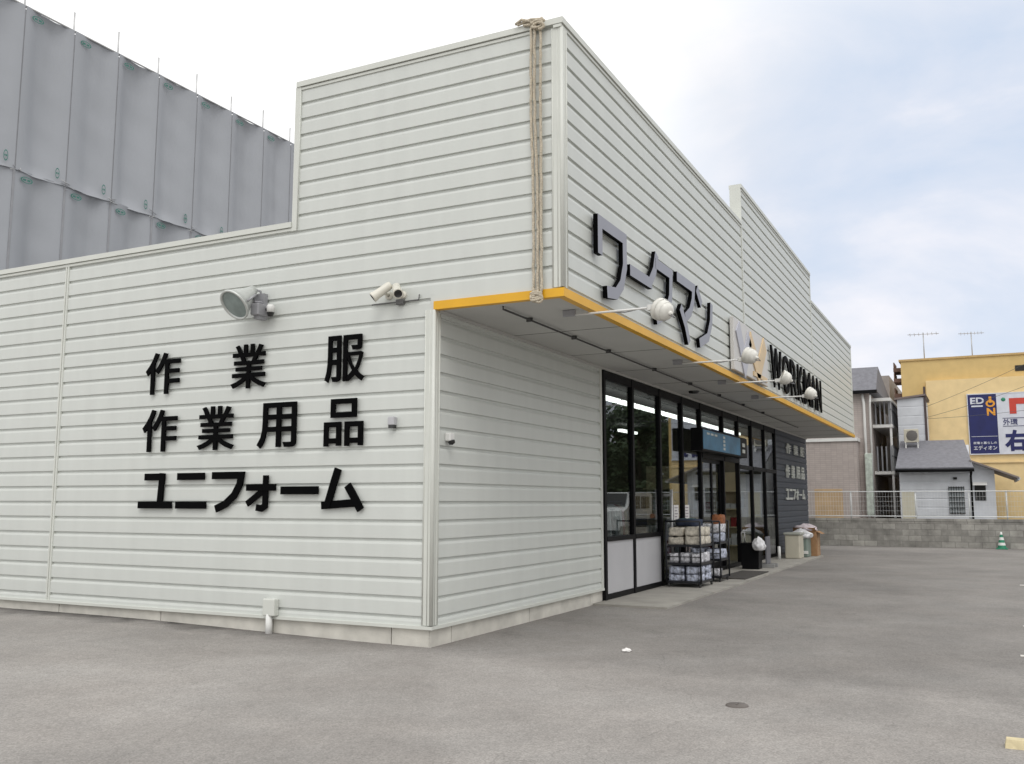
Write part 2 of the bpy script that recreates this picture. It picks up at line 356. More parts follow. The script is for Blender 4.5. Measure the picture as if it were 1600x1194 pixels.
# end face of the taller fascia panel, with its corner trim
m = M(); m.box((X1-.012, -D-.012, ZT-.02), (X1+.03, -D+.19, Z2-.05)); m.box((X1-.02, -D-.014, ZS+.1), (X1+.05, -D+.03, ZT-.02)); obj('joint_trim', m, TRIM, store)
m = M(); m.box((X2-.025, -D-.012, ZS+.1), (X2+.025, -D+.02, Z3-.05)); m.box((X2-.03, -D-.012, Z3-.05), (X2+.02, -D+.19, Z2-.05)); obj('joint_trim', m, TRIM, store)
m = M(); m.box((-.010, YJ-.035, ZB), (.02, YJ-.008, ZP-.05)); m.box((-.010, YJ+.008, ZB), (.02, YJ+.035, ZP-.05)); m.box((.004, YJ-.01, ZB), (.02, YJ+.01, ZP-.05)); obj('joint_trim', m, TRIM, store)
# corner trims: two ribs and a round nose
def corner(x, y, z0, z1, sx, sy, name='corner_trim'):
    m = M(); w = .10
    m.box((x-.012*sx, y, z0), (x+.02*sx, y+w*sy, z1)); m.box((x, y-.012*sy, z0), (x+w*sx, y+.02*sy, z1))
    m.tube([(x-.002*sx, y-.002*sy, z0), (x-.002*sx, y-.002*sy, z1)], .022, 10)
    m.tube([(x-.012*sx, y+w*sy, z0), (x-.012*sx, y+w*sy, z1)], .008, 6); m.tube([(x+w*sx, y-.012*sy, z0), (x+w*sx, y-.012*sy, z1)], .008, 6)
    m.tube([(x-.012*sx, y+.045*sy, z0), (x-.012*sx, y+.045*sy, z1)], .005, 6); m.tube([(x+.045*sx, y-.012*sy, z0), (x+.045*sx, y-.012*sy, z1)], .005, 6)
    return obj(name, m, TRIM, store)
corner(0, 0, ZB+.03, ZS, 1, 1); corner(0, -D, ZS+.1, ZT-.106, 1, 1)
m = M(); m.box((-.014, YS-.065, ZP-.11), (.25, YS+.018, ZT-.066)); m.tube([(-.014, YS-.062, ZP-.11), (-.014, YS-.062, ZT-.066)], .006, 6); obj('corner_trim', m, TRIM, store)
m = M(); m.box((XE-.06, -D-.012, ZS+.1), (XE+.012, -D+.1, Z3-.05)); obj('corner_trim', m, TRIM, store)
m = M(); m.box((4.86, -.012, ZB), (4.93, .02, ZS)); obj('corner_trim', m, TRIM, store)
# copings, each with the second thin step under it
def coping(a, b, z, n, w=.3):
    a, b = Vector(a), Vector(b); m = M()
    lo = Vector((min(a.x, b.x), min(a.y, b.y))); hi = Vector((max(a.x, b.x), max(a.y, b.y))); n = Vector(n)
    def slab(pr, inn, z0, z1):
        p = lo+n*pr; q = hi-n*inn
        m.box((min(p.x, lo.x if n.x == 0 else p.x), min(p.y, lo.y if n.y == 0 else p.y), z0), (hi.x if n.x == 0 else q.x, hi.y if n.y == 0 else q.y, z1))
    slab(.028, w, z-.065, z); slab(.012, .08, z-.105, z-.075)
    return obj('coping', m, TRIM, store)
coping((0, -D+.302), (0, YS), ZT, (-1, 0)); coping((0, YS+.02), (0, 16), ZP, (-1, 0))
coping((-.028, -D), (X1-.03, -D), ZT, (0, -1)); coping((X1-.01, -D), (X2, -D), Z2, (0, -1), .2); coping((X2+.03, -D), (XE, -D), Z3, (0, -1), .2)
m = M(); m.box((.31, YS-.1, ZT-.07), (X1, YS+.03, ZT)); obj('coping', m, TRIM, store)
# plinth blocks and starter flashing
m = M(); ys = [0.035, .5, 2.1, 3.85, 5.67, 7.5, 9.3, 11.1, 13, 16]
for a, b in zip(ys[:-1], ys[1:]): m.box((.022, a+(.006 if a > .1 else 0), -.2), (.16, b-.006, ZB-.012))
for a, b in ((.022, .455), (.467, 2.4), (2.412, 4.45), (4.462, 4.94)): m.box((a, .022, -.2), (b, .16 if a > .1 else .03, ZB-.012))
m.box((.05, .05, -.2), (4.9, .14, ZB-.03), 1); m.box((.04, .05, -.2), (.15, 16, ZB-.03), 1)
obj('plinth', m, [CONC, DARKHOLE], store)
m = M(); m.box((-.022, -.022, ZB-.012), (.05, 16, ZB+.022)); m.box((.05, -.022, ZB-.012), (4.93, .05, ZB+.022)); obj('base_flashing', m, TRIM, store)
# yellow edge, soffit
m = M(); m.box((-.02, -D-.022, ZS), (.06, .0, ZS+.09)); m.box((.06, -D-.022, ZS), (XE+.02, -D+.06, ZS+.09)); obj('yellow_edge', m, YELLOW, store)
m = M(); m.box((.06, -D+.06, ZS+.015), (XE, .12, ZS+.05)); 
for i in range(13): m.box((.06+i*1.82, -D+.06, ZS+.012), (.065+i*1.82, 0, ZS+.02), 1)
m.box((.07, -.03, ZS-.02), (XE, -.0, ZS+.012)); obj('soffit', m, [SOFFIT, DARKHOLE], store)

# storefront: bays of black framing, panes behind it
MX = [4.99, 6.3, 7.77, 9.16, 10.48, 12.33, 13.78, 15.21, 16.74, 18.17]
PANEL = mat('window_base_panel', (.52, .52, .54), .5, var=.03)
for i in range(9):
    a, b = MX[i], MX[i+1]; m = M()
    hw = .044
    m.box((a-hw, -.035, .03), (a+hw, .06, ZS-.03))
    if i == 8: m.box((b-hw, -.035, .03), (b+hw, .06, ZS-.03))
    m.box((a+hw, -.025, ZS-.16), (b-hw, .05, ZS-.03))
    m.box((a+hw, -.025, .03), (b-hw, .05, .115))
    if i < 2: m.box((a+hw, -.04, .90), (b-hw, .05, .97))
    if i >= 6: m.box((a+hw, -.045, 2.28), (b-hw, .05, 2.37))
    if i in (4, 5): m.box((a+hw, -.045, 2.40), (b-hw, .05, 2.50))
    f = obj('window', m, BLACK, store)
    q = M()
    if i < 2:
        q.box((a+hw, .005, .97), (b-hw, .015, ZS-.16)); obj('pane', q, GLASS, f)
        k = M(); k.box((a+hw, -.012, .115), (b-hw, .012, .90)); obj('base_panel', k, PANEL, f)
    elif i in (4, 5):
        q.box((a+hw, .005, 2.5), (b-hw, .015, ZS-.16)); obj('pane', q, GLASS, f)
    elif i >= 6:
        q.box((a+hw, .005, .115), (b-hw, .015, 2.28)); q.box((a+hw, .005, 2.37), (b-hw, .015, ZS-.16)); obj('pane', q, GLASS, f)
    else:
        q.box((a+hw, .005, .115), (b-hw, .015, ZS-.16)); obj('pane', q, GLASS, f)
for a, b, y in ((10.55, 11.50, .02), (11.50, 12.26, .035)):       # sliding entrance door leaves
    m = M(); m.box((a, y, .12), (a+.07, y+.05, 2.39)); m.box((b-.07, y, .12), (b, y+.05, 2.39)); m.box((a+.07, y, .12), (b-.07, y+.05, .22)); m.box((a+.07, y, 2.32), (b-.07, y+.05, 2.39))
    d_ = obj('door', m, BLACK, store); q = M(); q.box((a+.07, y+.02, .22), (b-.07, y+.03, 2.32)); obj('pane', q, GLASS, d_)
m = M(); m.tube([(8.02, -.13, .1), (8.02, -.13, 1.72)], .03, 8); m.box((7.99, -.13, .3), (8.05, -.0, .34)); m.box((7.99, -.13, 1.6), (8.05, 0, 1.64)); obj('guide_rail', m, GREYMETAL, store)
# interior shell seen through the glass
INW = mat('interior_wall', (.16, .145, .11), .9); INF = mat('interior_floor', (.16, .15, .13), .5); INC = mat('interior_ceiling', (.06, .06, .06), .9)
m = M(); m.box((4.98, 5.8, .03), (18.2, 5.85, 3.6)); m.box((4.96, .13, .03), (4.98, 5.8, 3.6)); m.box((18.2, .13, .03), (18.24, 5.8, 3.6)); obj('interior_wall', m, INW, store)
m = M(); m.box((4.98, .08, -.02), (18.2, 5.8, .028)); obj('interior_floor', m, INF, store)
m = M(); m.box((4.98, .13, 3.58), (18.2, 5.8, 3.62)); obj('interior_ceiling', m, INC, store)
TUBE = mat('lamp_tube', (1, .97, .9), .5, emit=4.5)
for y, xs_ in ((.9, (5.6, 7.0, 8.4, 9.8, 11.2, 12.6, 14.0, 15.4, 16.8)), (3.4, (6.2, 9.2, 12.2, 15.2))):
    for x in xs_:
        m = M(); m.box((x, y, 3.365), (x+1.28, y+.12, 3.43)); obj('ceiling_lamp', m, TUBE, store)

# ------------------------------------------------------------------ signs on the side wall (black cut-out letters on stand-offs)
AX, AN = (0, -1, 0), (-1, 0, 0)
rows = [('black wall lettering of three spaced characters, topmost line on the side wall', 2.83, 3.36, [('作', 4.24, 3.66), ('業', 2.82, 2.28), ('服', 1.42, .88)]),
        ('black wall lettering of four characters, middle line on the side wall', 2.11, 2.64, [('作', 4.25, 3.67), ('業', 3.32, 2.74), ('用', 2.38, 1.81), ('品', 1.41, .88)])]
for lab, z0, z1, cs in rows:
    t = thing('wall_sign', lab, 'sign', (-.02, 2.5, z0), 'black letterings on the side wall')
    for ch, a, b in cs: obj('letter', put_text(M(), ch, (-.022, a, z0), AX, AN, a-b, z0, z1, .022, .013), SIGNBLK, t)
t = thing('wall_sign', 'black katakana wall lettering, lowest line on the side wall', 'sign', (-.02, 2.5, 1.4), 'black letterings on the side wall')
NST = [0]
def sdepth(d, e_=.0025): NST[0] += 1; return d+e_*(NST[0] % 4)
kt = [[(4.17, 1.80, 3.87, 1.80), (3.87, 1.845, 3.90, 1.45), (4.26, 1.455, 3.70, 1.455)],
      [(3.62, 1.80, 3.18, 1.80), (3.63, 1.455, 3.14, 1.455)]]
def seg(m, y0, z0, y1, z1, w=.085): return put_stroke(m, [(-y0, z0), (-y1, z1)], w, (-.022, 0, 0), AX, AN, sdepth(.020))
for st in kt:
    m = M()
    for s_ in st: seg(m, *s_)
    obj('letter', m, SIGNBLK, t)
def curve(m, pts, w=.085): return put_stroke(m, [(-y, z) for y, z in pts], w, (-.022, 0, 0), AX, AN, sdepth(.020))
obj('letter', curve(M(), [(3.05, 1.805), (2.60, 1.805), (2.62, 1.70), (2.70, 1.57), (2.83, 1.47), (2.98, 1.41)]), SIGNBLK, t)
m = M(); seg(m, 2.51, 1.66, 2.08, 1.66, .075); curve(m, [(2.23, 1.80), (2.23, 1.45), (2.28, 1.42), (2.36, 1.43)], .075); seg(m, 2.27, 1.62, 2.50, 1.47, .07); obj('letter', m, SIGNBLK, t)
m = M(); seg(m, 2.00, 1.625, 1.47, 1.625, .09); obj('letter', m, SIGNBLK, t)
m = M(); curve(m, [(1.20, 1.86), (1.25, 1.72), (1.34, 1.45)], .085); seg(m, 1.42, 1.455, .98, 1.485, .085); curve(m, [(1.07, 1.68), (.98, 1.55), (.89, 1.41)], .09); obj('letter', m, SIGNBLK, t)

# ------------------------------------------------------------------ big silver katakana on the fascia
FX, FN = (1, 0, 0), (0, -1, 0)
t = thing('fascia_sign', 'large silver faced katakana letters with deep black returns on the fascia', 'sign', (3, -D, 3.7))
KW = .135
def fst(m, pts, w=KW): return put_stroke(m, pts, w, (0, -D-.03, 0), FX, FN, sdepth(.05), 0, 1)
def fletter(*strokes):
    m = M()
    for s_ in strokes: fst(m, *s_) if isinstance(s_, tuple) else fst(m, s_)
    obj('letter', m, [SILVER, SIGNBLK], t)
fletter([(.84, 4.18), (.84, 4.55), (1.63, 4.55), (1.63, 4.22), (1.52, 3.98), (1.34, 3.84), (1.04, 3.80)])
fletter([(1.80, 4.22), (2.62, 4.22)])
fletter([(2.86, 4.66), (2.76, 4.42), (2.58, 4.24)], [(2.80, 4.53), (3.46, 4.53), (3.42, 4.2), (3.22, 3.95), (2.80, 3.80)])
fletter([(3.72, 4.56), (4.55, 4.56), (4.50, 4.36), (4.36, 4.18), (4.10, 4.05)], [(3.86, 4.16), (4.10, 3.95), (4.26, 3.72)])
fletter([(4.74, 4.60), (4.98, 4.40)], [(5.55, 4.52), (5.50, 4.22), (5.30, 3.96), (4.82, 3.80)])

# emblem panel and English letters
EMB_P = mat('emblem_panel', (.60, .585, .565), .4, var=.03); EMB_G = mat('emblem_grey', (.46, .465, .52), .45); EMB_O = mat('emblem_orange', (.66, .50, .30), .45)
t = thing('emblem_sign', 'square pale panel with grey and orange W emblem beside the black fascia letters', 'sign', (8.3, -D, 3.65))
m = M(); m.bbox((6.92, -D-.09, 3.68), (9.62, -D-.022, 4.58), .012); obj('panel', m, EMB_P, t)
m = M()
for pts, mi in (([(7.15, 4.45), (7.62, 3.86), (8.05, 4.38)], 0), ([(8.05, 4.38), (8.72, 3.86), (9.35, 4.45)], 1)):
    put_stroke(m, pts, .33, (0, -D-.092, 0), FX, FN, .02, mi)
m.box((8.3, -D-.112, 3.74), (9.45, -D-.092, 3.82), 1); obj('emblem', m, [EMB_G, EMB_O], t)
t = thing('letter_sign', 'tall narrow black English capital letters on the fascia above the dark wall', 'sign', (13.4, -D, 3.75))
xs = [10.15, 11.35, 12.25, 13.1, 13.95, 14.95, 15.8, 16.62]
for ch, a, b in zip('WORKMAN', xs[:-1], xs[1:]):
    obj('letter', put_text(M(), ch, (a, -D-.03, 3.76), FX, FN, b-a-.14, 3.76, 4.58, .035, .006), SIGNBLK, t)

# white lettering on the dark wall
WL = mat('white_letter', (.62, .64, .60), .5)
for lab, z0, z1, cs in (('white lettering of three characters, highest line on the dark siding', 2.92, 3.22, [('作', 19.75, .75), ('業', 20.95, .75), ('服', 22.1, .75)]),
                        ('white lettering of four characters, middle line on the dark siding', 2.20, 2.58, [('作', 19.6, .6), ('業', 20.45, .6), ('用', 21.3, .6), ('品', 22.15, .6)]),
                        ('white katakana lettering, lowest line on the dark siding', 1.56, 1.88, [('ユ', 19.5, .46), ('ニ', 20.05, .46), ('フ', 20.6, .46), ('ォ', 21.15, .4), ('ー', 21.65, .46), ('ム', 22.2, .5)])):
    t = thing('wall_sign', lab, 'sign', (21, -.01, z0), 'white letterings on the dark siding')
    for ch, a, w in cs:
        zz = (z0+.13, z0+.18) if ch == 'ー' else (z0, z1)
        obj('letter', put_text(M(), ch, (a, -.012, z0), FX, FN, w, *zz, .03, .02), WL, t)

# ------------------------------------------------------------------ blue sign over the door
BLUE = mat('blue_sign_face', (.045, .19, .33), .35, var=.35, vscale=2.4)
t = thing('door_sign', 'long blue sign box with black ends over the entrance door', 'sign', (12.4, -.1, 2.53))
m = M(); m.bbox((9.60, -.30, 2.50), (13.45, -.06, 2.95), .01); obj('sign_box', m, BLACK, t)
m = M(); m.box((9.63, -.308, 2.535), (12.75, -.301, 2.915)); obj('sign_face', m, BLUE, t)
for q in [((11.2, z), (11.36, z+.05)) for z in (2.58, 2.66, 2.74, 2.82)]+[((x, 2.83), (x+.2, 2.87)) for x in (9.9, 10.2, 10.5)]+[((12.95, z), (13.2, z+.08)) for z in (2.60, 2.74)]:
    (xa, za), (xb, zb) = q; m = M(); m.box((xa, -.312, za), (xb, -.302, zb)); obj('letter_mark', m, WL, t)

# ------------------------------------------------------------------ fittings on the side wall
BELL = mat('lamp_shell', (.60, .62, .60), .35, metal=.3, var=.06); LAMPBOX = mat('lamp_body', (.36, .36, .38), .5, metal=.4)
t = thing('floodlight', 'big round metal floodlight tilted down on the side wall above the black letters', 'floodlight', (0, 2.4, 3.7))
c = Vector((-.36, 2.49, 3.78)); n = Vector((-.72, .12, -.62)).normalized()
m = M(); m.lathe([(.0, -.34), (.055, -.335), (.075, -.26), (.10, -.2), (.165, -.06), (.185, .0), (.198, .005), (.198, .03), (.178, .03), (.172, .012)], c, n, 28); obj('lamp_shell', m, BELL, t)
m = M(); m.lathe([(.172, .012), (.12, .02), (.06, .026), (.0, .028)], c, n, 28); obj('lens', m, LENS, t)
m = M(); side = n.cross(Vector((0, 0, 1))).normalized()
for s_ in (-1, 1): m.tube([c+side*s_*.20+n*-.02, c+side*s_*.21-n*.16, Vector((-.06, 2.42+.16*-s_*.5, 3.84))], .014, 6)
m.box((-.07, 2.32, 3.76), (-.0, 2.5, 3.95)); m.tube([(-.05, 2.39, 3.95), (-.05, 2.39, 3.98), (-.12, 2.42, 4.0), (-.2, 2.46, 3.95)], .014, 6); obj('bracket', m, LAMPBOX, t)
m = M(); m.bbox((-.24, 2.25, 3.66), (-.02, 2.37, 3.80), .012); m.box((-.2, 2.27, 3.62), (-.06, 2.35, 3.66)); obj('ballast_box', m, LAMPBOX, t)
m = M(); m.lathe([(.0, .0), (.045, .0), (.048, .07), (.04, .09), (.0, .095)], (-.1, 2.185, 3.70), (0, 0, 1), 14); m.lathe([(.046, .0), (.03, -.045), (0, -.05)], (-.1, 2.185, 3.70), (0, 0, 1), 14, 1); m.tube([(-.1, 2.26, 3.74), (-.1, 2.2, 3.74)], .02, 8, 1); obj('light_sensor', m, [WHITE, LENSD], t)

IVORY = mat('ivory_plastic', (.70, .68, .60), .4)
def bullet_cam(label, base, d):
    base = Vector(base); d = Vector(d).normalized(); t = thing('security_camera', label, 'camera', base, 'security cameras near the store corner')
    a = base+Vector((-.13, 0, .04))
    m = M(); m.lathe([(0, -.11), (.035, -.105), (.047, -.08), (.05, .09), (.058, .13), (.058, .145), (.045, .145)], a, d, 16); obj('housing', m, IVORY, t)
    m = M(); m.lathe([(.045, .143), (.03, .128), (0, .125)], a, d, 16); obj('lens', m, LENSD, t)
    m = M(); m.lathe([(0, -.03), (.045, -.03), (.045, -.005), (.02, .0)], base+Vector((-.03, 0, 0)), (-1, 0, 0), 14); m.tube([base+Vector((-.02, 0, 0)), a+Vector((0, 0, -.03))], .018, 8); obj('mount', m, IVORY, t)
bullet_cam('white bullet camera on side wall, farther from the corner, aimed down left', (0, .58, 3.76), (-.45, .65, -.62))
bullet_cam('white bullet camera on side wall, nearer the corner, aimed down toward the lot', (0, .40, 3.75), (-.62, -.52, -.5))
m = M(); m.tube([(-.02, .80, 3.675), (-.02, .45, 3.675), (-.02, .19, 3.675), (-.02, .18, 3.735)], .008, 6); m.bbox((-.05, .38, 3.64), (-.002, .47, 3.70), .006)
solo('cable_conduit', m, mat('conduit_grey', (.12, .12, .12), .6), 'thin dark conduit under the two white cameras on the side wall', 'conduit', (0, .45, 3.66))
m = M(); m.bbox((-.07, .455, 2.32), (-.001, .535, 2.41), .008); m.box((-.062, .462, 2.285), (-.004, .528, 2.322), 1)
solo('wall_sensor', m, [mat('sensor_grey', (.48, .48, .50), .4), LENSD], 'small grey wall sensor to the right of the black letters', 'sensor', (0, .5, 2.28))
t = thing('wall_sensor', 'small white motion sensor low on the recessed front wall under the canopy', 'sensor', (.3, 0, 2.14))
m = M(); m.bbox((.24, -.07, 2.15), (.34, -.001, 2.24), .012); obj('housing', m, WHITE, t)
m = M(); m.lathe([(.04, 0), (.035, .03), (0, .045)], (.29, -.055, 2.15), (0, -.45, -1), 12); obj('sensor_eye', m, LENSD, t)
t = thing('drain_pipe', 'white wall outlet box with short pipe running into the ground at the plinth', 'pipe', (0, 2.09, .02))
m = M(); m.bbox((-.085, 2.005, .22), (-.0, 2.175, .41), .012); obj('outlet_box', m, TRIM, t)
m = M(); m.tube([(-.05, 2.10, .24), (-.05, 2.10, -.02)], .038, 12); obj('pipe', m, WHITE, t)

# rope hanging over the fascia corner: three strands joined by knots into one rope
def wob(pts, amp, n=14):
    o = []
    for a, b in zip(pts[:-1], pts[1:]):
        a, b = Vector(a), Vector(b)
        for k in range(n):
            q = a.lerp(b, k/n); o.append(q+Vector((random.uniform(-amp, 0), random.uniform(-amp, amp), 0)))
    o.append(Vector(pts[-1])); return o
m = M()
for y0, y1 in ((-1.185, -1.20), (-1.225, -1.25), (-1.295, -1.29)):
    m.tube(wob([(.2, y0+.03, ZT+.025), (-.03, y0, ZT+.03), (-.048, y0, ZT-.09), (-.035, y0+.01, 5.6), (-.035, y1, 4.6), (-.037, y1, ZS+.12), (-.06, y1, ZS-.02)], .006), .0155, 7)
def coil(c, ry, rz, turns, ax=0, r=.017, drift=(0, 0, 0)):
    n = int(16*turns); return [Vector(c)+Vector((ry*.45*math.sin(2.1*math.pi*2*k/16)*.3+drift[0]*k/n, ry*math.cos(2*math.pi*k/16)+drift[1]*k/n, rz*math.sin(2*math.pi*k/16)+drift[2]*k/n)) for k in range(n+1)]
m.tube(coil((-.06, -1.13, ZT-.0), .10, .025, 1.6, drift=(.03, -.1, 0)), .0155, 7); m.tube(coil((-.07, -1.25, ZT-.03), .06, .032, 1.8, drift=(0, -.03, -.05)), .0155, 7)
m.tube([(-.05, -1.0, ZT+.02), (-.07, -1.08, ZT+.045), (-.06, -1.2, ZT-.0), (-.06, -1.26, ZT-.1)], .0155, 7)
m.tube(coil((-.065, -1.235, ZS+.04), .055, .028, 2.3, drift=(0, 0, -.05)), .015, 7); m.tube(coil((-.06, -1.27, ZS-.01), .035, .04, 1.5), .014, 7)
m.tube([(-.06, -1.21, ZS-.0), (-.05, -1.2, ZS-.03), (.02, -1.2, ZS-.02), (.1, -1.22, ZS-.005)], .014, 7)
solo('rope', m, ROPE, 'three thick beige rope strands knotted over the fascia corner down to the yellow edge', 'rope', (0, -1.24, ZS))

# conduit clipped under the soffit
m = M(); m.tube([(.22, -.72, ZS+.016), (.22, -.72, ZS-.018), (9.8, -.68, ZS-.018), (18.2, -.66, ZS-.018)], .011, 6)
for x in (.9, 2.2, 3.4, 5.4, 7.4, 9.4, 11.4, 13.4): m.box((x, -.735, ZS-.032), (x+.025, -.665, ZS+.012))
solo('soffit_conduit', m, mat('soffit_pipe', (.06, .06, .06), .6), 'long thin dark conduit clipped along the underside of the canopy', 'conduit', (9, -.7, ZS))
m = M(); m.lathe([(0, -.02), (.09, -.02), (.10, .0), (.10, .02)], (8.7, -.4, ZS-.005), (0, 0, 1), 16)
solo('soffit_light', m, LENSD, 'small dark round downlight in the canopy soffit above the entrance', 'light', (8.7, -.4, ZS))

LAMPW = mat('lamp_enamel', (.72, .71, .66), .35, var=.10, vscale=16)
# arm-mounted sign lamps
def arm_lamp(x, label, d=(.25, 1, .45), lx=0, xb=0.0, dz=.05):
    t = thing('sign_lamp', label, 'lamp', (x, -D, ZS), 'white arm lamps along the fascia edge')
    m = M(); z = ZS-.045
    m.tube([(x+xb, -1.22, z), (x, -2.22, z+.0)], .012, 8); obj('arm', m, WHITE, t); m = M(); m.box((x+xb-.02, -1.34, z-.012), (x+xb+.02, -1.2, ZS+.01)); obj('bracket', m, LAMPBOX, t)
    c = Vector((x+lx, -2.30, z+dz)); d = Vector(d).normalized()
    m = M(); m.lathe([(0, -.135), (.05, -.13), (.085, -.105), (.105, -.06), (.112, .0), (.118, .02), (.118, .035), (.10, .035), (.095, .02)], c, d, 20); m.lathe([(.117, -.018), (.121, -.012), (.117, -.006)], c, d, 20); m.lathe([(.100, -.078), (.105, -.072), (.103, -.066)], c, d, 20); m.lathe([(0, -.165), (.022, -.16), (.026, -.13)], c, d, 12); obj('lamp_shade', m, LAMPW, t)
    m = M(); m.tube([c-d*.15, c-d*.2+Vector((0, 0, -.03)), Vector((x+.02, -2.2, z+.02)), Vector((x+.016, -1.9, z-.02)), Vector((x+.016, -1.6, z+.014))], .006, 5); obj('cable', m, LAMPBOX, t)
    m = M(); m.lathe([(.095, .02), (.05, .03), (0, .033)], c, d, 20); obj('lens', m, LENS, t)
    m = M(); m.bbox((x-.025, -2.28, z-.03), (x+.025, -2.16, z+.03), .006); obj('knuckle', m, WHITE, t)
    return t
arm_lamp(.72, 'round white lamp on long arm under the silver katakana letters', (.45, 1, .5), dz=-.03)
arm_lamp(4.75, 'round white lamp on long arm in front of the square emblem panel', (.3, 1, .35))
arm_lamp(7.35, 'round white lamp on arm in front of the first black English letters', (-.4, 1, .5))
arm_lamp(9.95, 'round white lamp on arm in front of the last black English letters', (.35, 1, .5))

# ------------------------------------------------------------------ things in front of the shop
CART = mat('cart_steel', (.02, .021, .026), .4, metal=.4)
def cart(label, x0, x1, ztop):
    y0, y1 = -.75, -.14; t = thing('roll_cart', label, 'cart', ((x0+x1)/2, -.45, .03), 'black roll carts by the door')
    m = M()
    for x in (x0, x1):
        for y in (y0, y1): m.tube([(x, y, .1), (x, y, ztop)], .016, 8)
        m.tube([(x, y0, ztop), (x, y1, ztop)], .014, 8); m.tube([(x, y0, .55), (x, y1, .55)], .008, 6)
    m.tube([(x0, y1, ztop), (x1, y1, ztop)], .014, 8)
    obj('frame', m, CART, t)
    for z in (.12, .43, .74):
        m = M(); m.box((x0+.01, y0+.01, z-.02), (x1-.01, y1-.01, z-.008)); m.box((x0+.01, y0+.004, z-.02), (x1-.01, y0+.016, z+.025)); m.box((x0+.004, y0+.02, z-.02), (x0+.016, y1-.02, z+.02)); obj('shelf', m, CART, t)
    for x in (x0+.04, x1-.04):
        for y in (y0+.03, y1-.03):
            m = M(); m.lathe([(.0, -.014), (.032, -.014), (.034, 0), (.032, .014), (0, .014)], (x, y, .064), (0, 1, 0), 14); m.box((x-.02, y-.02, .075), (x+.02, y+.02, .105)); obj('caster', m, mat('caster_rubber', (.04, .04, .04), .7), t)
cart('black roll cart of packed gloves, left of the two by the entrance', 7.62, 8.45, 1.16)
cart('black roll cart with pale bundles, right of the two by the entrance', 8.97, 9.62, 1.14)
GLV = {'cream': mat('cream_cotton', (.58, .54, .46), .9, var=.4, vscale=15, bump=.6, bscale=50), 'white': mat('white_cotton', (.55, .55, .58), .85, var=.7, vscale=16, bump=.6, bscale=50),
       'blue': mat('blue_white_pack', (.40, .43, .52), .6, var=.85, vscale=17, bump=.5, bscale=40), 'navy': mat('navy_fabric', (.02, .03, .06), .9, var=.2), 'teal': mat('teal_fabric', (.015, .06, .07), .9, var=.2), 'brown': mat('brown_leather', (.25, .09, .035), .7, var=.4, vscale=14)}
def pack_mesh(a, b):
    """soft pillow-like pack with a strap crease"""
    a, b = Vector(a), Vector(b); bm = bmesh.new(); bmesh.ops.create_cube(bm, size=1); bmesh.ops.subdivide_edges(bm, edges=bm.edges[:], cuts=3, use_grid_fill=True)
    rnd = random.Random(hash((round(a.x, 2), round(a.y, 2), round(a.z, 2))) & 0xffff)
    for v in bm.verts:
        r = v.co.length; k = .80+.20*(0.62/r if r > .5 else 1); v.co *= k
        if abs(v.co.y) < .05: v.co.z *= .86; v.co.x *= .97
        v.co += Vector((rnd.uniform(-1, 1), rnd.uniform(-1, 1), rnd.uniform(-1, 1)))*.035
    bmesh.ops.rotate(bm, verts=bm.verts, matrix=Matrix.Rotation(rnd.uniform(-.09, .09), 3, 'Z')); bmesh.ops.scale(bm, verts=bm.verts, vec=(rnd.uniform(.88, .98), rnd.uniform(.9, .99), rnd.uniform(.86, 1.02)))
    zmin = min(v.co.z for v in bm.verts)
    bm.verts.index_update(); m = M(); c = (a+b)/2; d = b-a
    m.add([(c.x+v.co.x*d.x, c.y+v.co.y*d.y, a.z+(v.co.z-zmin)*d.z) for v in bm.verts], [[v.index for v in f.verts] for f in bm.faces], 0, True); bm.free(); return m
def bag_mesh(a, b, seed):
    from mathutils import noise
    a, b = Vector(a), Vector(b); c = (a+b)/2; d = b-a; bm = bmesh.new(); bmesh.ops.create_icosphere(bm, subdivisions=4, radius=.5)
    for v in bm.verts:
        p = v.co*5+Vector((seed*3.1, 0, 0)); k = 1+.34*noise.noise(p*.5)+.20*noise.noise(p*1.3)+.10*abs(noise.noise(p*3)); v.co *= k
        if v.co.z < -.3: v.co.z = -.3+(v.co.z+.3)*.3
        t = max(0, (v.co.z-.22)/.35); v.co.x *= 1-.55*t; v.co.y *= 1-.55*t; v.co.z += .12*t
    z0 = min(v.co.z for v in bm.verts); bm.verts.index_update(); m = M()
    m.add([(c.x+v.co.x*d.x, c.y+v.co.y*d.y, a.z+(v.co.z-z0)*d.z) for v in bm.verts], [[v.index for v in f.verts] for f in bm.faces], 0, True); bm.free(); return m
def pack(kind, x, y, z, dx, dy, dz, label, group):
    solo('glove_pack', pack_mesh((x, y, z), (x+dx, y+dy, z+dz)), GLV[kind], label, 'glove pack', (x+dx/2, y+dy/2, z), group)
c1, c2 = 'glove packs on the left roll cart', 'glove packs on the right roll cart'
# left cart, top deck: cream packs two high, in two columns and two depths
pos = [('near', 7.65), ('far', 8.06)]
for dn, x in pos:
    for cn, y in (('front', -.73), ('back', -.43)):
        for ln, z in (('lower', .74), ('upper', .90)):
            pack('cream', x, y, z, .38, .27, .165, f'cream glove pack, {ln} layer, {cn} column at the {dn} end, left cart top deck', c1)
for dn, x in pos:
    for cn, y in (('front', -.73), ('middle', -.53), ('back', -.33)):
        if (dn, cn) == ('far', 'back'): continue
        pack('white', x+random.uniform(0, .03), y, .43, .3, .16, random.uniform(.15, .24), f'white glove pack with dark cuff, {cn} row at the {dn} end, left cart middle deck', c1)
for dn, x in pos:
    for cn, y in (('front', -.73), ('back', -.43)):
        for ln, z in (('lower', .12), ('upper', .25)):
            pack('blue', x, y, z, .38, .27, .135, f'bluish white glove pack, {ln} layer, {cn} column at the {dn} end, left cart bottom deck', c1)
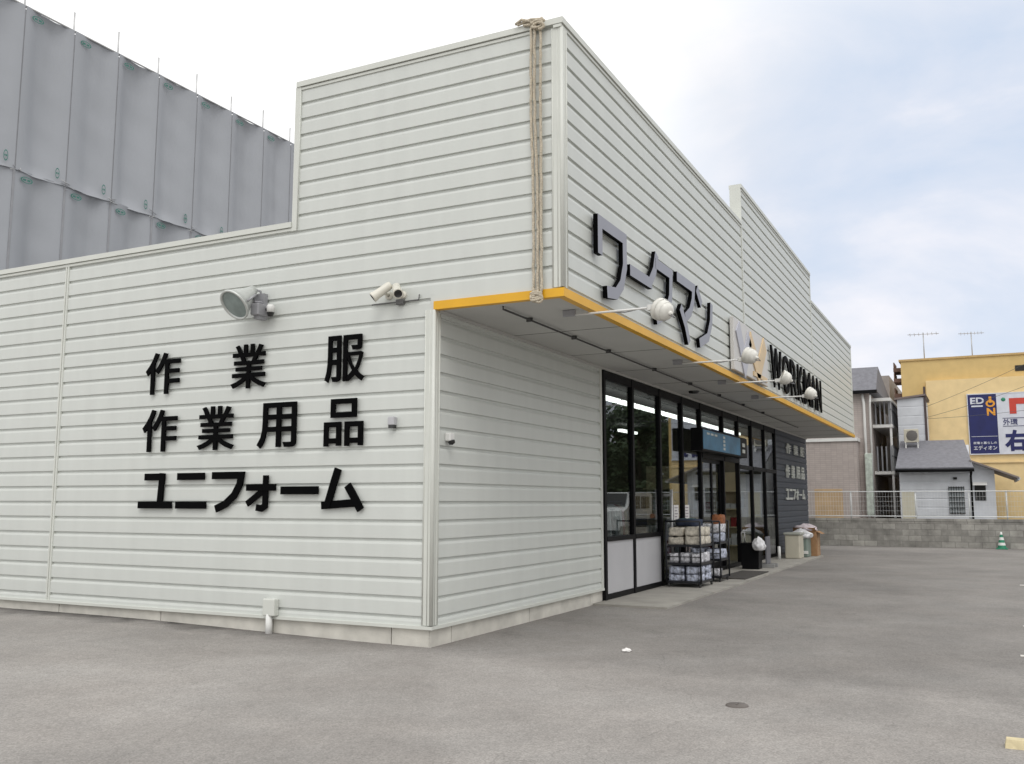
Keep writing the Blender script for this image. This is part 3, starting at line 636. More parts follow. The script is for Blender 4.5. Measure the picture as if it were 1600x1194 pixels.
pack('navy', 7.95, -.60, 1.065, .5, .40, .12, 'flat navy bundle lying on the cream packs of the left cart', c1)
pack('teal', 8.30, -.40, 1.06, .42, .26, .15, 'dark teal bundle behind the navy one on the left cart', c1)
for cn, y in (('front', -.73), ('back', -.43)):
    for ln, z in (('lower', .74), ('upper', .92)):
        pack('white' if ln == 'upper' else 'blue', 9.0, y, z, .58, .27, .18, f'pale glove pack, {ln} layer, {cn} column, right cart top deck', c2)
    pack('blue', 9.0, y, .43, .58, .27, .22, f'bluish white glove pack in the {cn} column, right cart middle deck', c2)
pack('white', 9.05, -.70, .12, .3, .4, .14, 'single pale glove pack on the bottom deck of the right cart', c2)
pack('brown', 9.34, -.72, .96, .24, .22, .32, 'brown leather gloves heaped on top of the right cart', c2)
# doormat
m = M(); m.bbox((9.75, -1.02, .031), (11.9, -.45, .05), .006); solo('doormat', m, mat('mat_rubber', (.06, .055, .05), .95, var=.3, vscale=30, bump=.6), 'dark rubber doormat on the concrete before the entrance', 'doormat', (10.8, -.7, .03))
# black bin with white bag
t = thing('rubbish_bin', 'black square bin with bag holder standing left of the far glass doors', 'bin', (12.75, -.5, .03))
m = M(); m.add([(12.62, -.66, .03), (12.96, -.66, .03), (12.96, -.30, .03), (12.62, -.30, .03), (12.60, -.68, .56), (12.98, -.68, .56), (12.98, -.28, .56), (12.60, -.28, .56)], [(0, 3, 2, 1), (0, 1, 5, 4), (1, 2, 6, 5), (2, 3, 7, 6), (3, 0, 4, 7), (4, 5, 6, 7)]); m.bbox((12.585, -.695, .56), (12.995, -.265, .60), .01); obj('body', m, BLACK, t)
m = M(); m.tube([(12.62, -.30, .58), (12.62, -.30, .82), (12.66, -.34, .88), (12.70, -.42, .86)], .012, 7); m.tube([(12.94, -.30, .58), (12.94, -.30, .82)], .012, 7); m.tube([(12.62, -.30, .82), (12.94, -.30, .82)], .012, 7); obj('bag_holder', m, GREYMETAL, t)
PLASTIC = mat('white_plastic_bag', (.70, .70, .72), .45, var=.15, vscale=10, bump=.7, bscale=18)
solo('plastic_bag', bag_mesh((12.44, -.82, .44), (12.76, -.55, .76), 1), PLASTIC, 'crumpled white plastic bag hanging on the black bin', 'bag', (12.47, -.66, .47))
t = thing('signboard_stand', 'small grey board on feet leaning beside the black bin', 'board', (13.3, -.6, .03))
m = M(); m.bbox((13.15, -.74, .12), (13.55, -.70, .72), .008); obj('board', m, mat('board_grey', (.15, .15, .17), .5), t)
m = M(); m.bbox((13.15, -.9, .03), (13.19, -.55, .12), .008); obj('foot', m, GREYMETAL, t); m = M(); m.bbox((13.51, -.9, .03), (13.55, -.55, .12), .008); obj('foot', m, GREYMETAL, t)
# recycling bins
BEIGE = mat('beige_plastic', (.52, .49, .40), .55, var=.08); GREENG = mat('grey_green_plastic', (.20, .25, .22), .55)
t = thing('recycling_bin', 'tall beige plastic bin before the dark siding', 'bin', (17.2, -.55, .03))
m = M(); m.bbox((16.95, -.80, .03), (17.55, -.42, .64), .03); obj('body', m, BEIGE, t)
m = M(); m.bbox((16.92, -.83, .64), (17.58, -.39, .70), .02); m.box((17.1, -.70, .70), (17.4, -.52, .705)); obj('lid', m, mat('bin_lid', (.36, .37, .33), .5), t)
t = thing('recycling_bin', 'low grey green bin under white bags between beige bin and brown carton', 'bin', (18.2, -.7, .03))
m = M(); m.bbox((17.75, -.86, .03), (18.35, -.42, .56), .03); obj('body', m, GREENG, t)
m = M(); m.bbox((17.73, -.88, .12), (17.75, -.4, .2), .008); obj('band', m, WHITE, t)
solo('plastic_bag', bag_mesh((17.68, -.96, .52), (18.38, -.36, .78), 2), PLASTIC, 'full white plastic bag drooping over the grey green bin', 'bag', (18.05, -.66, .52))
CARTON = mat('cardboard', (.33, .19, .095), .85, var=.12, vscale=6)
t = thing('cardboard_box', 'tall brown cardboard carton at the far end of the concrete strip', 'box', (18.75, -.7, .0))
m = M(); m.box((18.42, -1.0, .035), (19.0, -.38, .70)); obj('body', m, CARTON, t)
m = M(); m.add([(18.42, -1.0, .70), (18.42, -.38, .70), (18.28, -.40, .80), (18.28, -.98, .80)], [(0, 1, 2, 3)]); m.add([(18.42, -1.0, .70), (19.0, -1.0, .70), (18.98, -1.14, .63), (18.44, -1.14, .63)], [(0, 1, 2, 3)]); obj('flap', m, CARTON, t)
m = M(); m.box((18.67, -1.003, .035), (18.74, -1.0, .70)); m.box((18.417, -.72, .035), (18.42, -.66, .7)); obj('tape', m, mat('packing_tape', (.50, .36, .2), .4), t)
solo('plastic_bag', bag_mesh((18.36, -.98, .69), (18.96, -.38, .90), 3), mat('pinkish_bag', (.62, .55, .58), .5, var=.25, vscale=9, bump=.6, bscale=16), 'stuffed pale pink bag lying on the brown carton', 'bag', (18.6, -.7, .7))
m = M(); m.tube([(16.55, -.35, .03), (16.55, -.35, .34)], .04, 10); m.lathe([(.04, 0), (.03, .02), (0, .025)], (16.55, -.35, .34), (0, 0, 1), 10); solo('bollard', m, WHITE, 'short white pipe stub standing beside the beige bin', 'bollard', (16.55, -.35, .03))
for lab, x in (('white paper notice taped on the glass behind the left cart', 8.55), ('pinkish paper notice taped on the glass beside the entrance', 9.26)):
    m = M(); m.box((x, -.012, 1.16), (x+.3, -.004, 1.44)); 
    for k in range(4): m.box((x+.04, -.0135, 1.38-k*.055), (x+.24-.05*(k % 2), -.012, 1.395-k*.055), 1)
    solo('paper_notice', m, [PAPER, mat('print_ink', (.25, .2, .25), .8)], lab, 'notice', (x, -.01, 1.16), 'paper notices on the glass')
# goods rails inside, dim behind the glass
random.seed(11)
GC = [mat('garment_%s' % n, c_, .9, var=.2) for n, c_ in (('red', (.25, .03, .03)), ('beige', (.35, .30, .2)), ('navy', (.03, .04, .09)), ('grey', (.2, .2, .2)), ('white', (.5, .5, .5)), ('green', (.05, .12, .06)))]
for k, (x, lab) in enumerate(((5.3, 'garment rail inside the glass nearest the pale front wall'), (7.1, 'garment rail inside behind the third window'), (13.4, 'garment rail inside right of the entrance'))):
    t = thing('garment_rail', lab, 'garment rail', (x+.6, .95, .03), 'garment rails inside the window')
    m = M(); m.tube([(x, .95, .03), (x, .95, 1.5), (x+1.25, .95, 1.5), (x+1.25, .95, .03)], .015, 6); m.tube([(x, .75, .04), (x, 1.15, .04)], .015, 6); m.tube([(x+1.25, .75, .04), (x+1.25, 1.15, .04)], .015, 6); obj('frame', m, CART, t)
    for j in range(8):
        xx = x+.08+j*.14; zz = random.uniform(.55, .8); gm = M()
        gm.prism([(-.2, 1.36), (-.05, 1.45), (.05, 1.45), (.2, 1.36), (.24, zz), (-.24, zz)], (xx, .95, 0), (0, 1, 0), (0, 0, 1), (1, 0, 0), .07); obj('garment', gm, GC[random.randrange(6)], t)

BOARD = mat('beige_board', (.46, .40, .27), .8, var=.06)
for x, w_, lab in ((10.75, 1.0, 'tall beige display shelf inside, seen left of the sliding doors'), (12.6, 1.3, 'tall beige display shelf inside, seen behind the sliding doors'), (15.6, 1.2, 'tall beige display shelf inside behind the far windows')):
    t = thing('display_shelf', lab, 'shelf', (x, .3+w_/2, .03), 'display shelves inside the shop')
    m = M(); m.box((x, .25, .03), (x+.04, .25+w_, 2.25)); obj('back_board', m, BOARD, t)
    for z in (.4, .85, 1.3, 1.75): m = M(); m.box((x-.3, .27, z), (x-.001, .23+w_, z+.03)); obj('shelf', m, BOARD, t)
    m = M(); rq = random.Random(int(x*10))
    for z in (.43, .88, 1.33):
        yy = .3
        while yy < .1+w_: h_ = rq.uniform(.12, .32); m.box((x-.27, yy, z), (x-.03, yy+.13, z+h_), rq.randrange(4)); yy += .15
    go = obj('goods', m, [GC[1], GC[4], GC[3], GC[0]], t); go['kind'] = 'stuff'

# ------------------------------------------------------------------ litter and marks on the lot
m = bag_mesh((.665, -1.92, .001), (.755, -1.83, .035), 5); solo('paper_scrap', m, PAPER, 'tiny crumpled white paper scrap on the asphalt near the recessed wall', 'litter', (.71, -1.87, .002))
m = M(); m.lathe([(0, .012), (.075, .012), (.082, .008), (.085, .0)], (-1.33, -3.47, .0), (0, 0, 1), 20); m.box((-1.36, -3.475, .012), (-1.30, -3.465, .016)); solo('valve_cover', m, mat('cast_iron', (.12, .105, .095), .7, var=.3), 'small dark iron valve cover set in the open asphalt', 'cover', (-1.33, -3.47, 0))
t = thing('wheel_stop', 'yellowish concrete wheel stop at the lower right edge', 'wheel stop', (-1.75, -5.55, 0))
m = M(); m.add([(-1.80, -5.225, 0), (-1.68, -5.225, 0), (-1.70, -5.235, .05), (-1.78, -5.235, .05), (-1.80, -5.84, 0), (-1.68, -5.84, 0), (-1.70, -5.83, .05), (-1.78, -5.83, .05)], [(0, 1, 2, 3), (4, 7, 6, 5), (0, 3, 7, 4), (1, 5, 6, 2), (3, 2, 6, 7), (0, 4, 5, 1)]); obj('body', m, mat('yellow_concrete', (.62, .53, .33), .85, var=.2, vscale=9, bump=.4), t)
m = M(); m.box((2.16, -9, .001), (2.26, -5.42, .004)); m.box((4.7, -9, .001), (4.8, -5.52, .004)); m.box((11.1, -9, .001), (11.25, -5.66, .004)); structure(obj('parking_line', m, mat('road_paint', (.62, .60, .56), .85, var=.3, vscale=14)))

# ================================================================== BACKDROP ACROSS THE LOT
BLOCK = grid_mat('concrete_block', (.31, .30, .275), (.22, .21, .195), .40, .195, .010, var=.22)
m = M(); m.box((26, -7.0, -.1), (26.15, 8, .86)); m.box((25.985, -7.0, .86), (26.165, 8, .945)); solo('block_wall', m, BLOCK, 'low weathered grey concrete block wall along the lot', 'wall', (26, 0, 0))
FW = mat('fence_white', (.66, .68, .68), .5)
t = thing('mesh_fence', 'white wire mesh fence on top of the block wall', 'fence', (26.08, 0, .94))
for y in (3, 1, -1.0, -3.06, -4.69, -5.78, -6.9): m = M(); m.tube([(26.09, y, .94), (26.09, y, 1.87)], .022, 8); obj('post', m, FW, t)
m = M(); y = -6.9
for z in (1.85, 1.02): m.tube([(26.06, -6.9, z), (26.06, 3, z)], .016, 6)
for z in (1.2, 1.36, 1.52, 1.68): m.tube([(26.06, -6.9, z), (26.06, 3, z)], .004, 4, caps=False)
while y < 3: m.tube([(26.055, y, 1.0), (26.055, y, 1.86)], .003, 4, caps=False); y += .09
obj('mesh', m, FW, t)
t = thing('traffic_cone', 'green and white striped folding cone leaning by the block wall', 'cone', (25.75, -5.56, 0))
GREEN = mat('cone_green', (.02, .22, .12), .5); m = M()
for k in range(6):
    z0, z1 = .04+k*.085, .04+(k+1)*.085; r0, r1 = .13-.018*k, .13-.018*(k+1); m.lathe([(r0, z0), (r1, z1)], (25.75, -5.56, 0), (0, 0, 1), 14, k % 2)
m.lathe([(.022, .55), (0, .56)], (25.75, -5.56, 0), (0, 0, 1), 14); obj('body', m, [GREEN, WHITE], t)
m = M(); m.bbox((25.58, -5.73, .001), (25.92, -5.39, .04), .012); obj('base', m, GREEN, t)

# tiled house at left of the gap
TILE = grid_mat('pink_tile', (.44, .385, .36), (.37, .325, .305), .20, .075, .008, var=.05, offset=.0)
TAN = mat('tan_board', (.50, .36, .22), .8, var=.1); DKROOF = mat('slate_roof', (.17, .17, .19), .7, var=.15, vscale=8)
t = thing('tiled_house', 'pinkish tiled house with grey slate roof and white drainpipe', 'house', (30, 1, 0))
m = M(); m.box((28.3, -1.0, 0), (29.2, 6, 3.74)); m.box((29.2, -1.4, 0), (36, 6, 5.62)); obj('wall', m, TILE, t)
m = M(); m.box((28.24, -1.06, 3.74), (29.2, 6, 3.86)); obj('coping', m, WHITE, t)
m = M(); m.box((28.285, -.45, .9), (28.3, .55, 1.98)); obj('board_panel', m, TAN, t)
m = M(); m.add([(28.95, -1.72, 5.66), (28.95, 6, 5.66), (30.1, 6, 6.7), (30.1, -1.72, 6.7), (36, -1.72, 5.66), (36, 6, 5.66)], [(0, 1, 2, 3), (3, 2, 5, 4), (0, 3, 4), (1, 5, 2), (0, 4, 5, 1)]); rf = obj('roof', m, DKROOF, t)
m = M(); m.box((28.88, -1.75, 5.56), (28.98, 6, 5.68)); obj('gutter', m, BLACK, rf)
m = M(); m.tube([(29.1, -1.2, 5.55), (29.1, -1.25, 5.2), (29.12, -1.25, .9)], .05, 8); m.tube([(29.0, -1.5, 5.5), (29.1, -1.46, 5.1), (29.15, -1.44, .9)], .035, 8); obj('drainpipe', m, WHITE, t)
m = M(); m.bbox((28.95, -1.45, 1.0), (29.12, -1.2, 3.3), .03); obj('pipe_cover', m, mat('pale_green_wrap', (.50, .56, .50), .7, var=.25, vscale=7), t)
# balcony flats behind
APW = mat('flat_wall', (.34, .31, .29), .85, var=.12); RAIL = mat('balcony_rail', (.24, .25, .27), .6)
t = thing('balcony_flats', 'narrow flats with stacked balconies down the dark alley', 'building', (40, 0, 0))
m = M(); m.box((37, -1.55, 0), (52, 6, 7.2)); obj('wall', m, APW, t)
for z, (xa, xb) in ((2.55, (30.3, 36.9)), (4.35, (30.3, 36.9)), (5.35, (30.0, 36.9))):
    m = M(); m.box((xa, -2.12, z), (xb, -1.41, z+.12)); obj('balcony_slab', m, WHITE, t)
for z in (2.67, 4.47):
    m = M(); x = 30.3
    for zz in (.55, .95): m.box((30.3, -2.1, z+zz), (36.9, -2.06, z+zz+.05))
    while x < 36.9: m.box((x, -2.09, z), (x+.04, -2.07, z+.95)); x += .22
    for k in range(4): m.box((30.28, -2.05+k*.16, z), (30.3, -2.0+k*.16, z+.95))
    obj('balcony_rail', m, RAIL, t)
m = M()
for x in (30.35, 33.6, 36.8): m.box((x, -2.1, 0), (x+.08, -2.02, 5.35))
obj('post', m, WHITE, t)
m = M()
for z in (.9, 2.9): m.box((29.6, -2.3, z-.85), (29.62, -1.44, z-.0)) if z < 1 else m.box((36.93, -1.6, z), (36.98, -1.5, z+1.6))
obj('gate', m, DARKHOLE, t)
t = thing('alley_house', 'dim weathered house closing the far end of the alley', 'house', (55, -2, 0))
m = M(); m.box((52.5, -4.5, 0), (58, -1.6, 4.6)); obj('wall', m, mat('weathered_wall', (.22, .22, .2), .9, var=.25, vscale=2), t)
m = M(); m.add([(52.2, -4.8, 4.6), (52.2, -1.5, 4.6), (55, -1.5, 5.7), (55, -4.8, 5.7), (58.2, -4.8, 4.6), (58.2, -1.5, 4.6)], [(0, 1, 2, 3), (3, 2, 5, 4), (0, 3, 4), (1, 5, 2), (0, 4, 5, 1)]); obj('roof', m, DKROOF, t)

# small grey house with lean-to and upper block
GSID = mat('grey_house_siding', (.60, .62, .655), .7, var=.07)
t = thing('small_house', 'small pale grey house with dark slate roof behind the mesh fence', 'house', (29, -3.6, 0))
m = M(); siding(m, (28, -4.72), (28, -2.45), 0, 2.62, (-1, 0), pit=.3, z0=.1, dep=.012); m.box((28.12, -4.72, 0), (33.5, -2.45, 2.6)); m.prism([(28.12, 2.6), (33.5, 2.6), (30.5, 3.62)], (0, -4.72, 0), (1, 0, 0), (0, 0, 1), (0, 1, 0), 2.27); obj('wall', m, GSID, t)
m = M(); m.add([(27.7, -4.86, 2.62), (27.7, -2.36, 2.62), (30.6, -2.36, 3.74), (30.6, -4.56, 3.74), (27.7, -4.86, 2.70), (27.7, -2.36, 2.70), (30.6, -2.36, 3.82), (30.6, -4.56, 3.82)], [(0, 1, 2, 3), (4, 7, 6, 5), (0, 4, 5, 1), (1, 5, 6, 2), (2, 6, 7, 3), (3, 7, 4, 0)]); rf = obj('roof', m, DKROOF, t)
m = M(); m.tube([(27.66, -4.88, 2.60), (27.66, -2.36, 2.60)], .06, 8); m.tube([(27.75, -4.80, 2.6), (27.93, -4.76, 2.4), (27.93, -4.76, .0)], .035, 8); obj('gutter', m, BLACK, rf)
m = M(); m.box((27.985, -4.52, 1.1), (28.01, -4.04, 2.02)); f = obj('window', m, mat('frosted_glass', (.30, .34, .36), .3), t)
m = M()
for k in range(7): m.box((27.94, -4.53+k*.08, 1.08), (27.955, -4.51+k*.08, 2.04))
for k in range(6): m.box((27.945, -4.53, 1.1+k*.18), (27.96, -4.03, 1.125+k*.18))
obj('window_bars', m, DARKHOLE, f)
m = M(); m.box((27.93, -4.32, 2.28), (28.0, -4.20, 2.36)); obj('vent_hood', m, DARKHOLE, t)
m = M(); m.box((28.6, -5.5, 0), (33, -4.74, 2.62)); m.box((27.99, -2.95, .9), (28.02, -2.5, 1.85), 1); obj('lean_to_wall', m, [GSID, mat('cream_panel', (.58, .55, .44), .7)], t)
m = M(); m.add([(28.2, -4.74, 2.98), (28.2, -6.25, 2.36), (33, -6.25, 2.36), (33, -4.74, 2.98)], [(0, 1, 2, 3)]); m.add([(28.2, -4.74, 2.92), (28.2, -6.25, 2.30), (33, -6.25, 2.30), (33, -4.74, 2.92)], [(0, 3, 2, 1)]); m.add([(28.2, -4.74, 2.92), (28.2, -6.25, 2.30), (28.2, -6.25, 2.36), (28.2, -4.74, 2.98)], [(0, 1, 2, 3)]); obj('lean_to_roof', m, mat('rust_roof', (.22, .19, .18), .7, var=.2), t)
m = M(); m.prism([(-4.74, 2.6), (-5.5, 2.6), (-4.74, 2.92)], (28.61, 0, 0), (0, 1, 0), (0, 0, 1), (1, 0, 0), .1); m.tube([(28.24, -6.24, 2.3), (33, -6.24, 2.3)], .05, 8, 0); obj('gable_board', m, GSID, t)
m = M(); m.add([(28.25, -5.25, 2.08), (28.25, -4.8, 2.08), (28.6, -4.8, 2.2), (28.6, -5.25, 2.2)], [(0, 1, 2, 3)]); m.box((28.58, -5.2, 1.55), (28.599, -4.85, 2.1), 1); obj('awning', m, [WHITE, DARKHOLE], t)
t = thing('upper_block', 'light grey clad block rising behind the slate roof', 'building', (31, -2.8, 0))
m = M(); siding(m, (30.7, -3.25), (30.7, -2.3), 2.5, 5.5, (-1, 0), pit=.36, z0=.1, dep=.01); m.box((30.82, -3.25, 0), (33.5, -2.3, 5.5)); obj('wall', m, GSID, t)
m = M(); m.add([(30.6, -3.34, 5.62), (30.6, -2.2, 5.50), (33.5, -2.2, 5.50), (33.5, -3.34, 5.62)], [(0, 1, 2, 3)]); m.add([(30.6, -3.34, 5.55), (30.6, -2.2, 5.43), (30.6, -2.2, 5.50), (30.6, -3.34, 5.62)], [(0, 1, 2, 3)]); m.add([(30.6, -3.34, 5.55), (30.6, -2.2, 5.43), (33.5, -2.2, 5.43), (33.5, -3.34, 5.55)], [(0, 3, 2, 1)]); obj('roof', m, mat('brown_trim', (.2, .16, .15), .7), t)
m = M(); m.box((30.66, -3.33, 3.4), (30.8, -3.255, 5.9)); obj('corner_post', m, mat('dark_brown', (.07, .05, .05), .7), t)
t = thing('air_conditioner', 'beige outdoor air conditioner unit standing on the slate roof', 'air conditioner', (29.9, -2.85, 3.5))
m = M(); m.bbox((29.75, -3.05, 3.72), (30.05, -2.55, 4.22), .02); obj('casing', m, BEIGE, t)
m = M(); m.lathe([(0, .012), (.17, .012), (.19, .004), (.2, 0)], (29.75, -2.83, 3.97), (-1, 0, 0), 20); 
for k in range(5): m.box((29.725, -3.0, 3.82+k*.075), (29.737, -2.66, 3.83+k*.075))
obj('fan_grille', m, mat('fan_grey', (.16, .15, .14), .6), t)
m = M()
for y in (-3.02, -2.6): m.box((29.78, y-.02, 3.30), (29.82, y+.02, 3.72)); m.box((29.99, y-.02, 3.38), (30.03, y+.02, 3.72)); m.box((29.7, y-.02, 3.69), (30.08, y+.02, 3.72))
obj('stand', m, WHITE, t)

# yellow building and its billboard
OCH = mat('ochre_render', (.63, .46, .20), .85, var=.06); CRM = mat('cream_render', (.78, .60, .32), .85, var=.06)
t = thing('yellow_building', 'big two tone yellow building carrying the store billboard', 'building', (37, -5, 0))
m = M(); m.box((34, -7.9, 0), (42, -2.27, 7.38)); obj('wall', m, OCH, t)
m = M(); m.box((33.7, -7.7, 0), (34, -3.22, 6.48)); m.box((33.64, -7.7, 3.05), (33.7, -3.22, 3.10)); obj('front_wall', m, CRM, t)
m = M(); m.box((33.95, -8.0, 7.38), (42, -2.2, 7.46)); obj('parapet_cap', m, mat('cap_tan', (.52, .36, .16), .8), t)
m = M(); m.box((33.98, -7.1, 6.72), (34.0, -6.52, 6.95)); obj('vent', m, DARKHOLE, t)
BRN = mat('brown_iron', (.14, .08, .06), .7)
for z in (5.9, 6.55, 7.0): m = M(); m.box((34.3, -2.27, z), (35.5, -1.95, z+.16)); m.box((34.3, -2.0, z+.16), (35.5, -1.96, z+.4)); obj('balcony', m, BRN, t)
NAVY = mat('navy_board', (.008, .012, .10), .4, var=.15); BW = mat('white_board', (.62, .64, .70), .4); REDP = mat('red_print', (.55, .05, .03), .4); ORG = mat('orange_print', (.75, .33, .03), .4)
t = thing('billboard', 'navy and white wall billboard with red arrow on the yellow building', 'billboard', (33.6, -6, 3.5))
BX = (0, -1, 0); BN = (-1, 0, 0)
m = M(); m.box((33.62, -5.78, 3.42), (33.68, -4.74, 5.80)); obj('navy_panel', m, NAVY, t)
m = M(); m.box((33.62, -7.65, 3.42), (33.68, -5.79, 5.80)); obj('white_panel', m, BW, t)
m = M(); m.box((33.61, -7.68, 5.80), (33.70, -4.71, 5.84)); m.box((33.61, -7.68, 3.38), (33.70, -4.71, 3.42)); m.box((33.61, -4.74, 3.42), (33.70, -4.71, 5.8)); m.box((33.61, -5.79, 3.42), (33.62, -5.77, 5.8)); obj('frame', m, BW, t)
m = M(); put_text(m, 'ED', (33.618, -4.83, 5), BX, BN, .50, 5.42, 5.68, .012, .03); put_text(m, 'エディオン', (33.618, -4.86, 3.6), BX, BN, .84, 3.56, 3.74, .012, .02)
put_text(m, '家電と暮らしの', (33.618, -4.86, 3.8), BX, BN, .84, 3.80, 3.90, .012, .015); m.box((33.606, -5.28, 5.30), (33.618, -4.86, 5.36)); m.box((33.606, -5.74, 4.10), (33.618, -4.8, 4.115)); obj('white_lettering', m, BW, t)
m = M(); put_text(m, 'I', (33.618, -5.50, 5.5), BX, BN, .10, 5.45, 5.70, .014, .03); put_text(m, 'O', (33.618, -5.38, 5.2), BX, BN, .34, 5.28, 5.56, .012, .035); put_text(m, 'N', (33.618, -5.41, 5), BX, BN, .30, 4.94, 5.24, .012, .035); obj('orange_lettering', m, ORG, t)
m = M(); put_stroke(m, [(6.34, 4.98), (6.34, 5.48), (7.1, 5.48)], .24, (33.618, 0, 0), BX, BN, .012); m.add([(33.606, -7.1, 5.72), (33.606, -7.1, 5.24), (33.606, -7.45, 5.48)], [(0, 1, 2)]); obj('arrow', m, REDP, t)
m = M(); m.box((33.61, -7.5, 4.48), (33.618, -5.95, 4.50)); m.box((33.61, -7.5, 4.80), (33.618, -5.95, 4.82)); put_text(m, '外環', (33.618, -5.96, 4.5), BX, BN, .52, 4.53, 4.78, .01, .01); put_text(m, '右', (33.618, -5.98, 3.5), BX, BN, .78, 3.50, 4.34, .012, .045); put_text(m, '折', (33.618, -6.85, 3.5), BX, BN, .7, 3.50, 4.34, .012, .045); obj('navy_lettering', m, NAVY, t)
m = M(); m.lathe([(0, .012), (.075, .01), (.08, 0)], (33.618, -6.02, 5.56), BN, 14); obj('green_dot', m, GREEN, t)

def antenna(label, x, y, zb, zt, w):
    t = thing('tv_antenna', label, 'antenna', (x, y, zb), 'rooftop antennas')
    m = M(); m.tube([(x, y, zb), (x, y, zt)], .022, 6); obj('mast', m, GREYMETAL, t)
    m = M(); m.tube([(x, y-w, zt-.08), (x, y+w, zt-.05)], .012, 5)
    for k in range(7): yy = y-w+.1+k*(2*w-.2)/6; m.tube([(x-.28, yy, zt-.06), (x+.28, yy, zt-.06)], .008, 4); m.tube([(x, yy, zt-.14), (x, yy, zt+.02)], .006, 4)
    obj('aerial', m, GREYMETAL, t)
antenna('thin rooftop aerial on a tall mast at left end of the ochre roof', 35.2, -3.15, 7.45, 8.75, .62)
antenna('rooftop aerial on a short mast, right one above the ochre roof', 36.5, -5.0, 7.45, 8.85, .5)
for lab, a, b, sag in (('upper overhead cable slanting across the yellow building', (31, -2.6, 4.9), (29, -12, 9.3), .35), ('lower overhead cable slanting across the yellow building', (31, -2.5, 4.55), (29, -12, 8.0), .4), ('nearly level overhead cable passing before the yellow building', (31.2, -2.4, 4.7), (30, -12, 5.7), .3)):
    a, b = Vector(a), Vector(b); m = M(); m.tube([a.lerp(b, k/16)+Vector((0, 0, -4*sag*(k/16)*(1-k/16))) for k in range(17)], .007, 5); solo('overhead_cable', m, mat('cable_black', (.09, .09, .09), .7), lab, 'cable', a, 'overhead cables')

# trees and a van beyond the wall at the right, what the shop windows mirror
LEAF = mat('leaf', (.045, .075, .028), .7, var=.4, vscale=1.5); BARK = mat('bark', (.09, .07, .05), .9)
def tree(label, x, y, h, rx, seed):
    rnd = random.Random(seed); t = thing('broadleaf_tree', label, 'tree', (x, y, 0), 'trees beyond the block wall')
    m = M(); m.tube([(x, y, 0), (x+.1, y, h*.3), (x, y+.1, h*.55), (x+.05, y, h*.8)], [.16, .12, .08, .03], 8)
    for k in range(7):
        a = rnd.uniform(0, 6.28); z = h*rnd.uniform(.3, .6); m.tube([(x, y, z), (x+math.cos(a)*rx*.4, y+math.sin(a)*rx*.4, z+h*.15), (x+math.cos(a)*rx*.7, y+math.sin(a)*rx*.7, z+h*.25)], [.06, .04, .015], 6)
    obj('trunk', m, BARK, t); m = M(); cl = []
    for k in range(80):
        a = rnd.uniform(0, 6.28); q = rx*math.sqrt(rnd.random()); cl.append((x+q*math.cos(a), y+q*math.sin(a), h*rnd.uniform(.14, .92-.2*(q/rx)**2), rnd.uniform(.4, .8)))
    for k in range(15000):
        cx, cy, cz, cr = cl[rnd.randrange(len(cl))]; d = Vector((rnd.gauss(0, 1), rnd.gauss(0, 1), rnd.gauss(0, .8))).normalized()*cr*rnd.random()**.4
        c = Vector((cx, cy, cz))+d; s = rnd.uniform(.09, .19); u = Vector((rnd.gauss(0, 1), rnd.gauss(0, 1), rnd.gauss(0, .6))).normalized(); v = u.orthogonal().normalized()
        m.add([c-u*s, c+v*s*.5, c+u*s, c-v*s*.5], [(0, 1, 2, 3)])
    obj('crown', m, LEAF, t)
tree('dense dark broadleaf tree nearest the yellow building', 36.5, -10.3, 6.6, 2.4, 1)
tree('dense dark broadleaf tree farther along the road', 36, -13.6, 6.9, 2.5, 2)
tree('dense dark broadleaf tree tucked behind the other two trees', 40, -11.6, 7.2, 3.0, 4)
t = thing('parked_van', 'white parked van beyond the end of the block wall', 'van', (31, -9.2, 0))
m = M(); m.prism([(29.2, .3), (32.9, .3), (32.9, 1.75), (32.7, 1.9), (30.2, 1.9), (29.6, 1.25), (29.15, 1.1)], (0, -10.05, 0), (1, 0, 0), (0, 0, 1), (0, 1, 0), 1.65); obj('body', m, WHITE, t)
m = M(); m.add([(29.62, -9.93, 1.30), (29.62, -8.52, 1.30), (30.13, -8.58, 1.84), (30.13, -9.87, 1.84)], [(0, 1, 2, 3)]); m.v = [v+Vector((-.03, 0, .02)) for v in m.v]; m.box((30.3, -8.398, 1.2), (31.2, -8.39, 1.75)); m.box((31.35, -8.398, 1.2), (32.5, -8.39, 1.75)); obj('window', m, LENSD, t)
for x in (29.9, 32.2):
    for y in (-9.95, -8.5):
        m = M(); m.lathe([(0, -.09), (.27, -.09), (.3, -.05), (.3, .05), (.27, .09), (0, .09)], (x, y, .3), (0, 1, 0), 18); obj('wheel', m, mat('tyre', (.02, .02, .02), .8), t)
for y in (-9.8, -8.75): m = M(); m.bbox((29.12, y-.12, .75), (29.2, y+.12, .92), .01); obj('headlight', m, BELL, t)

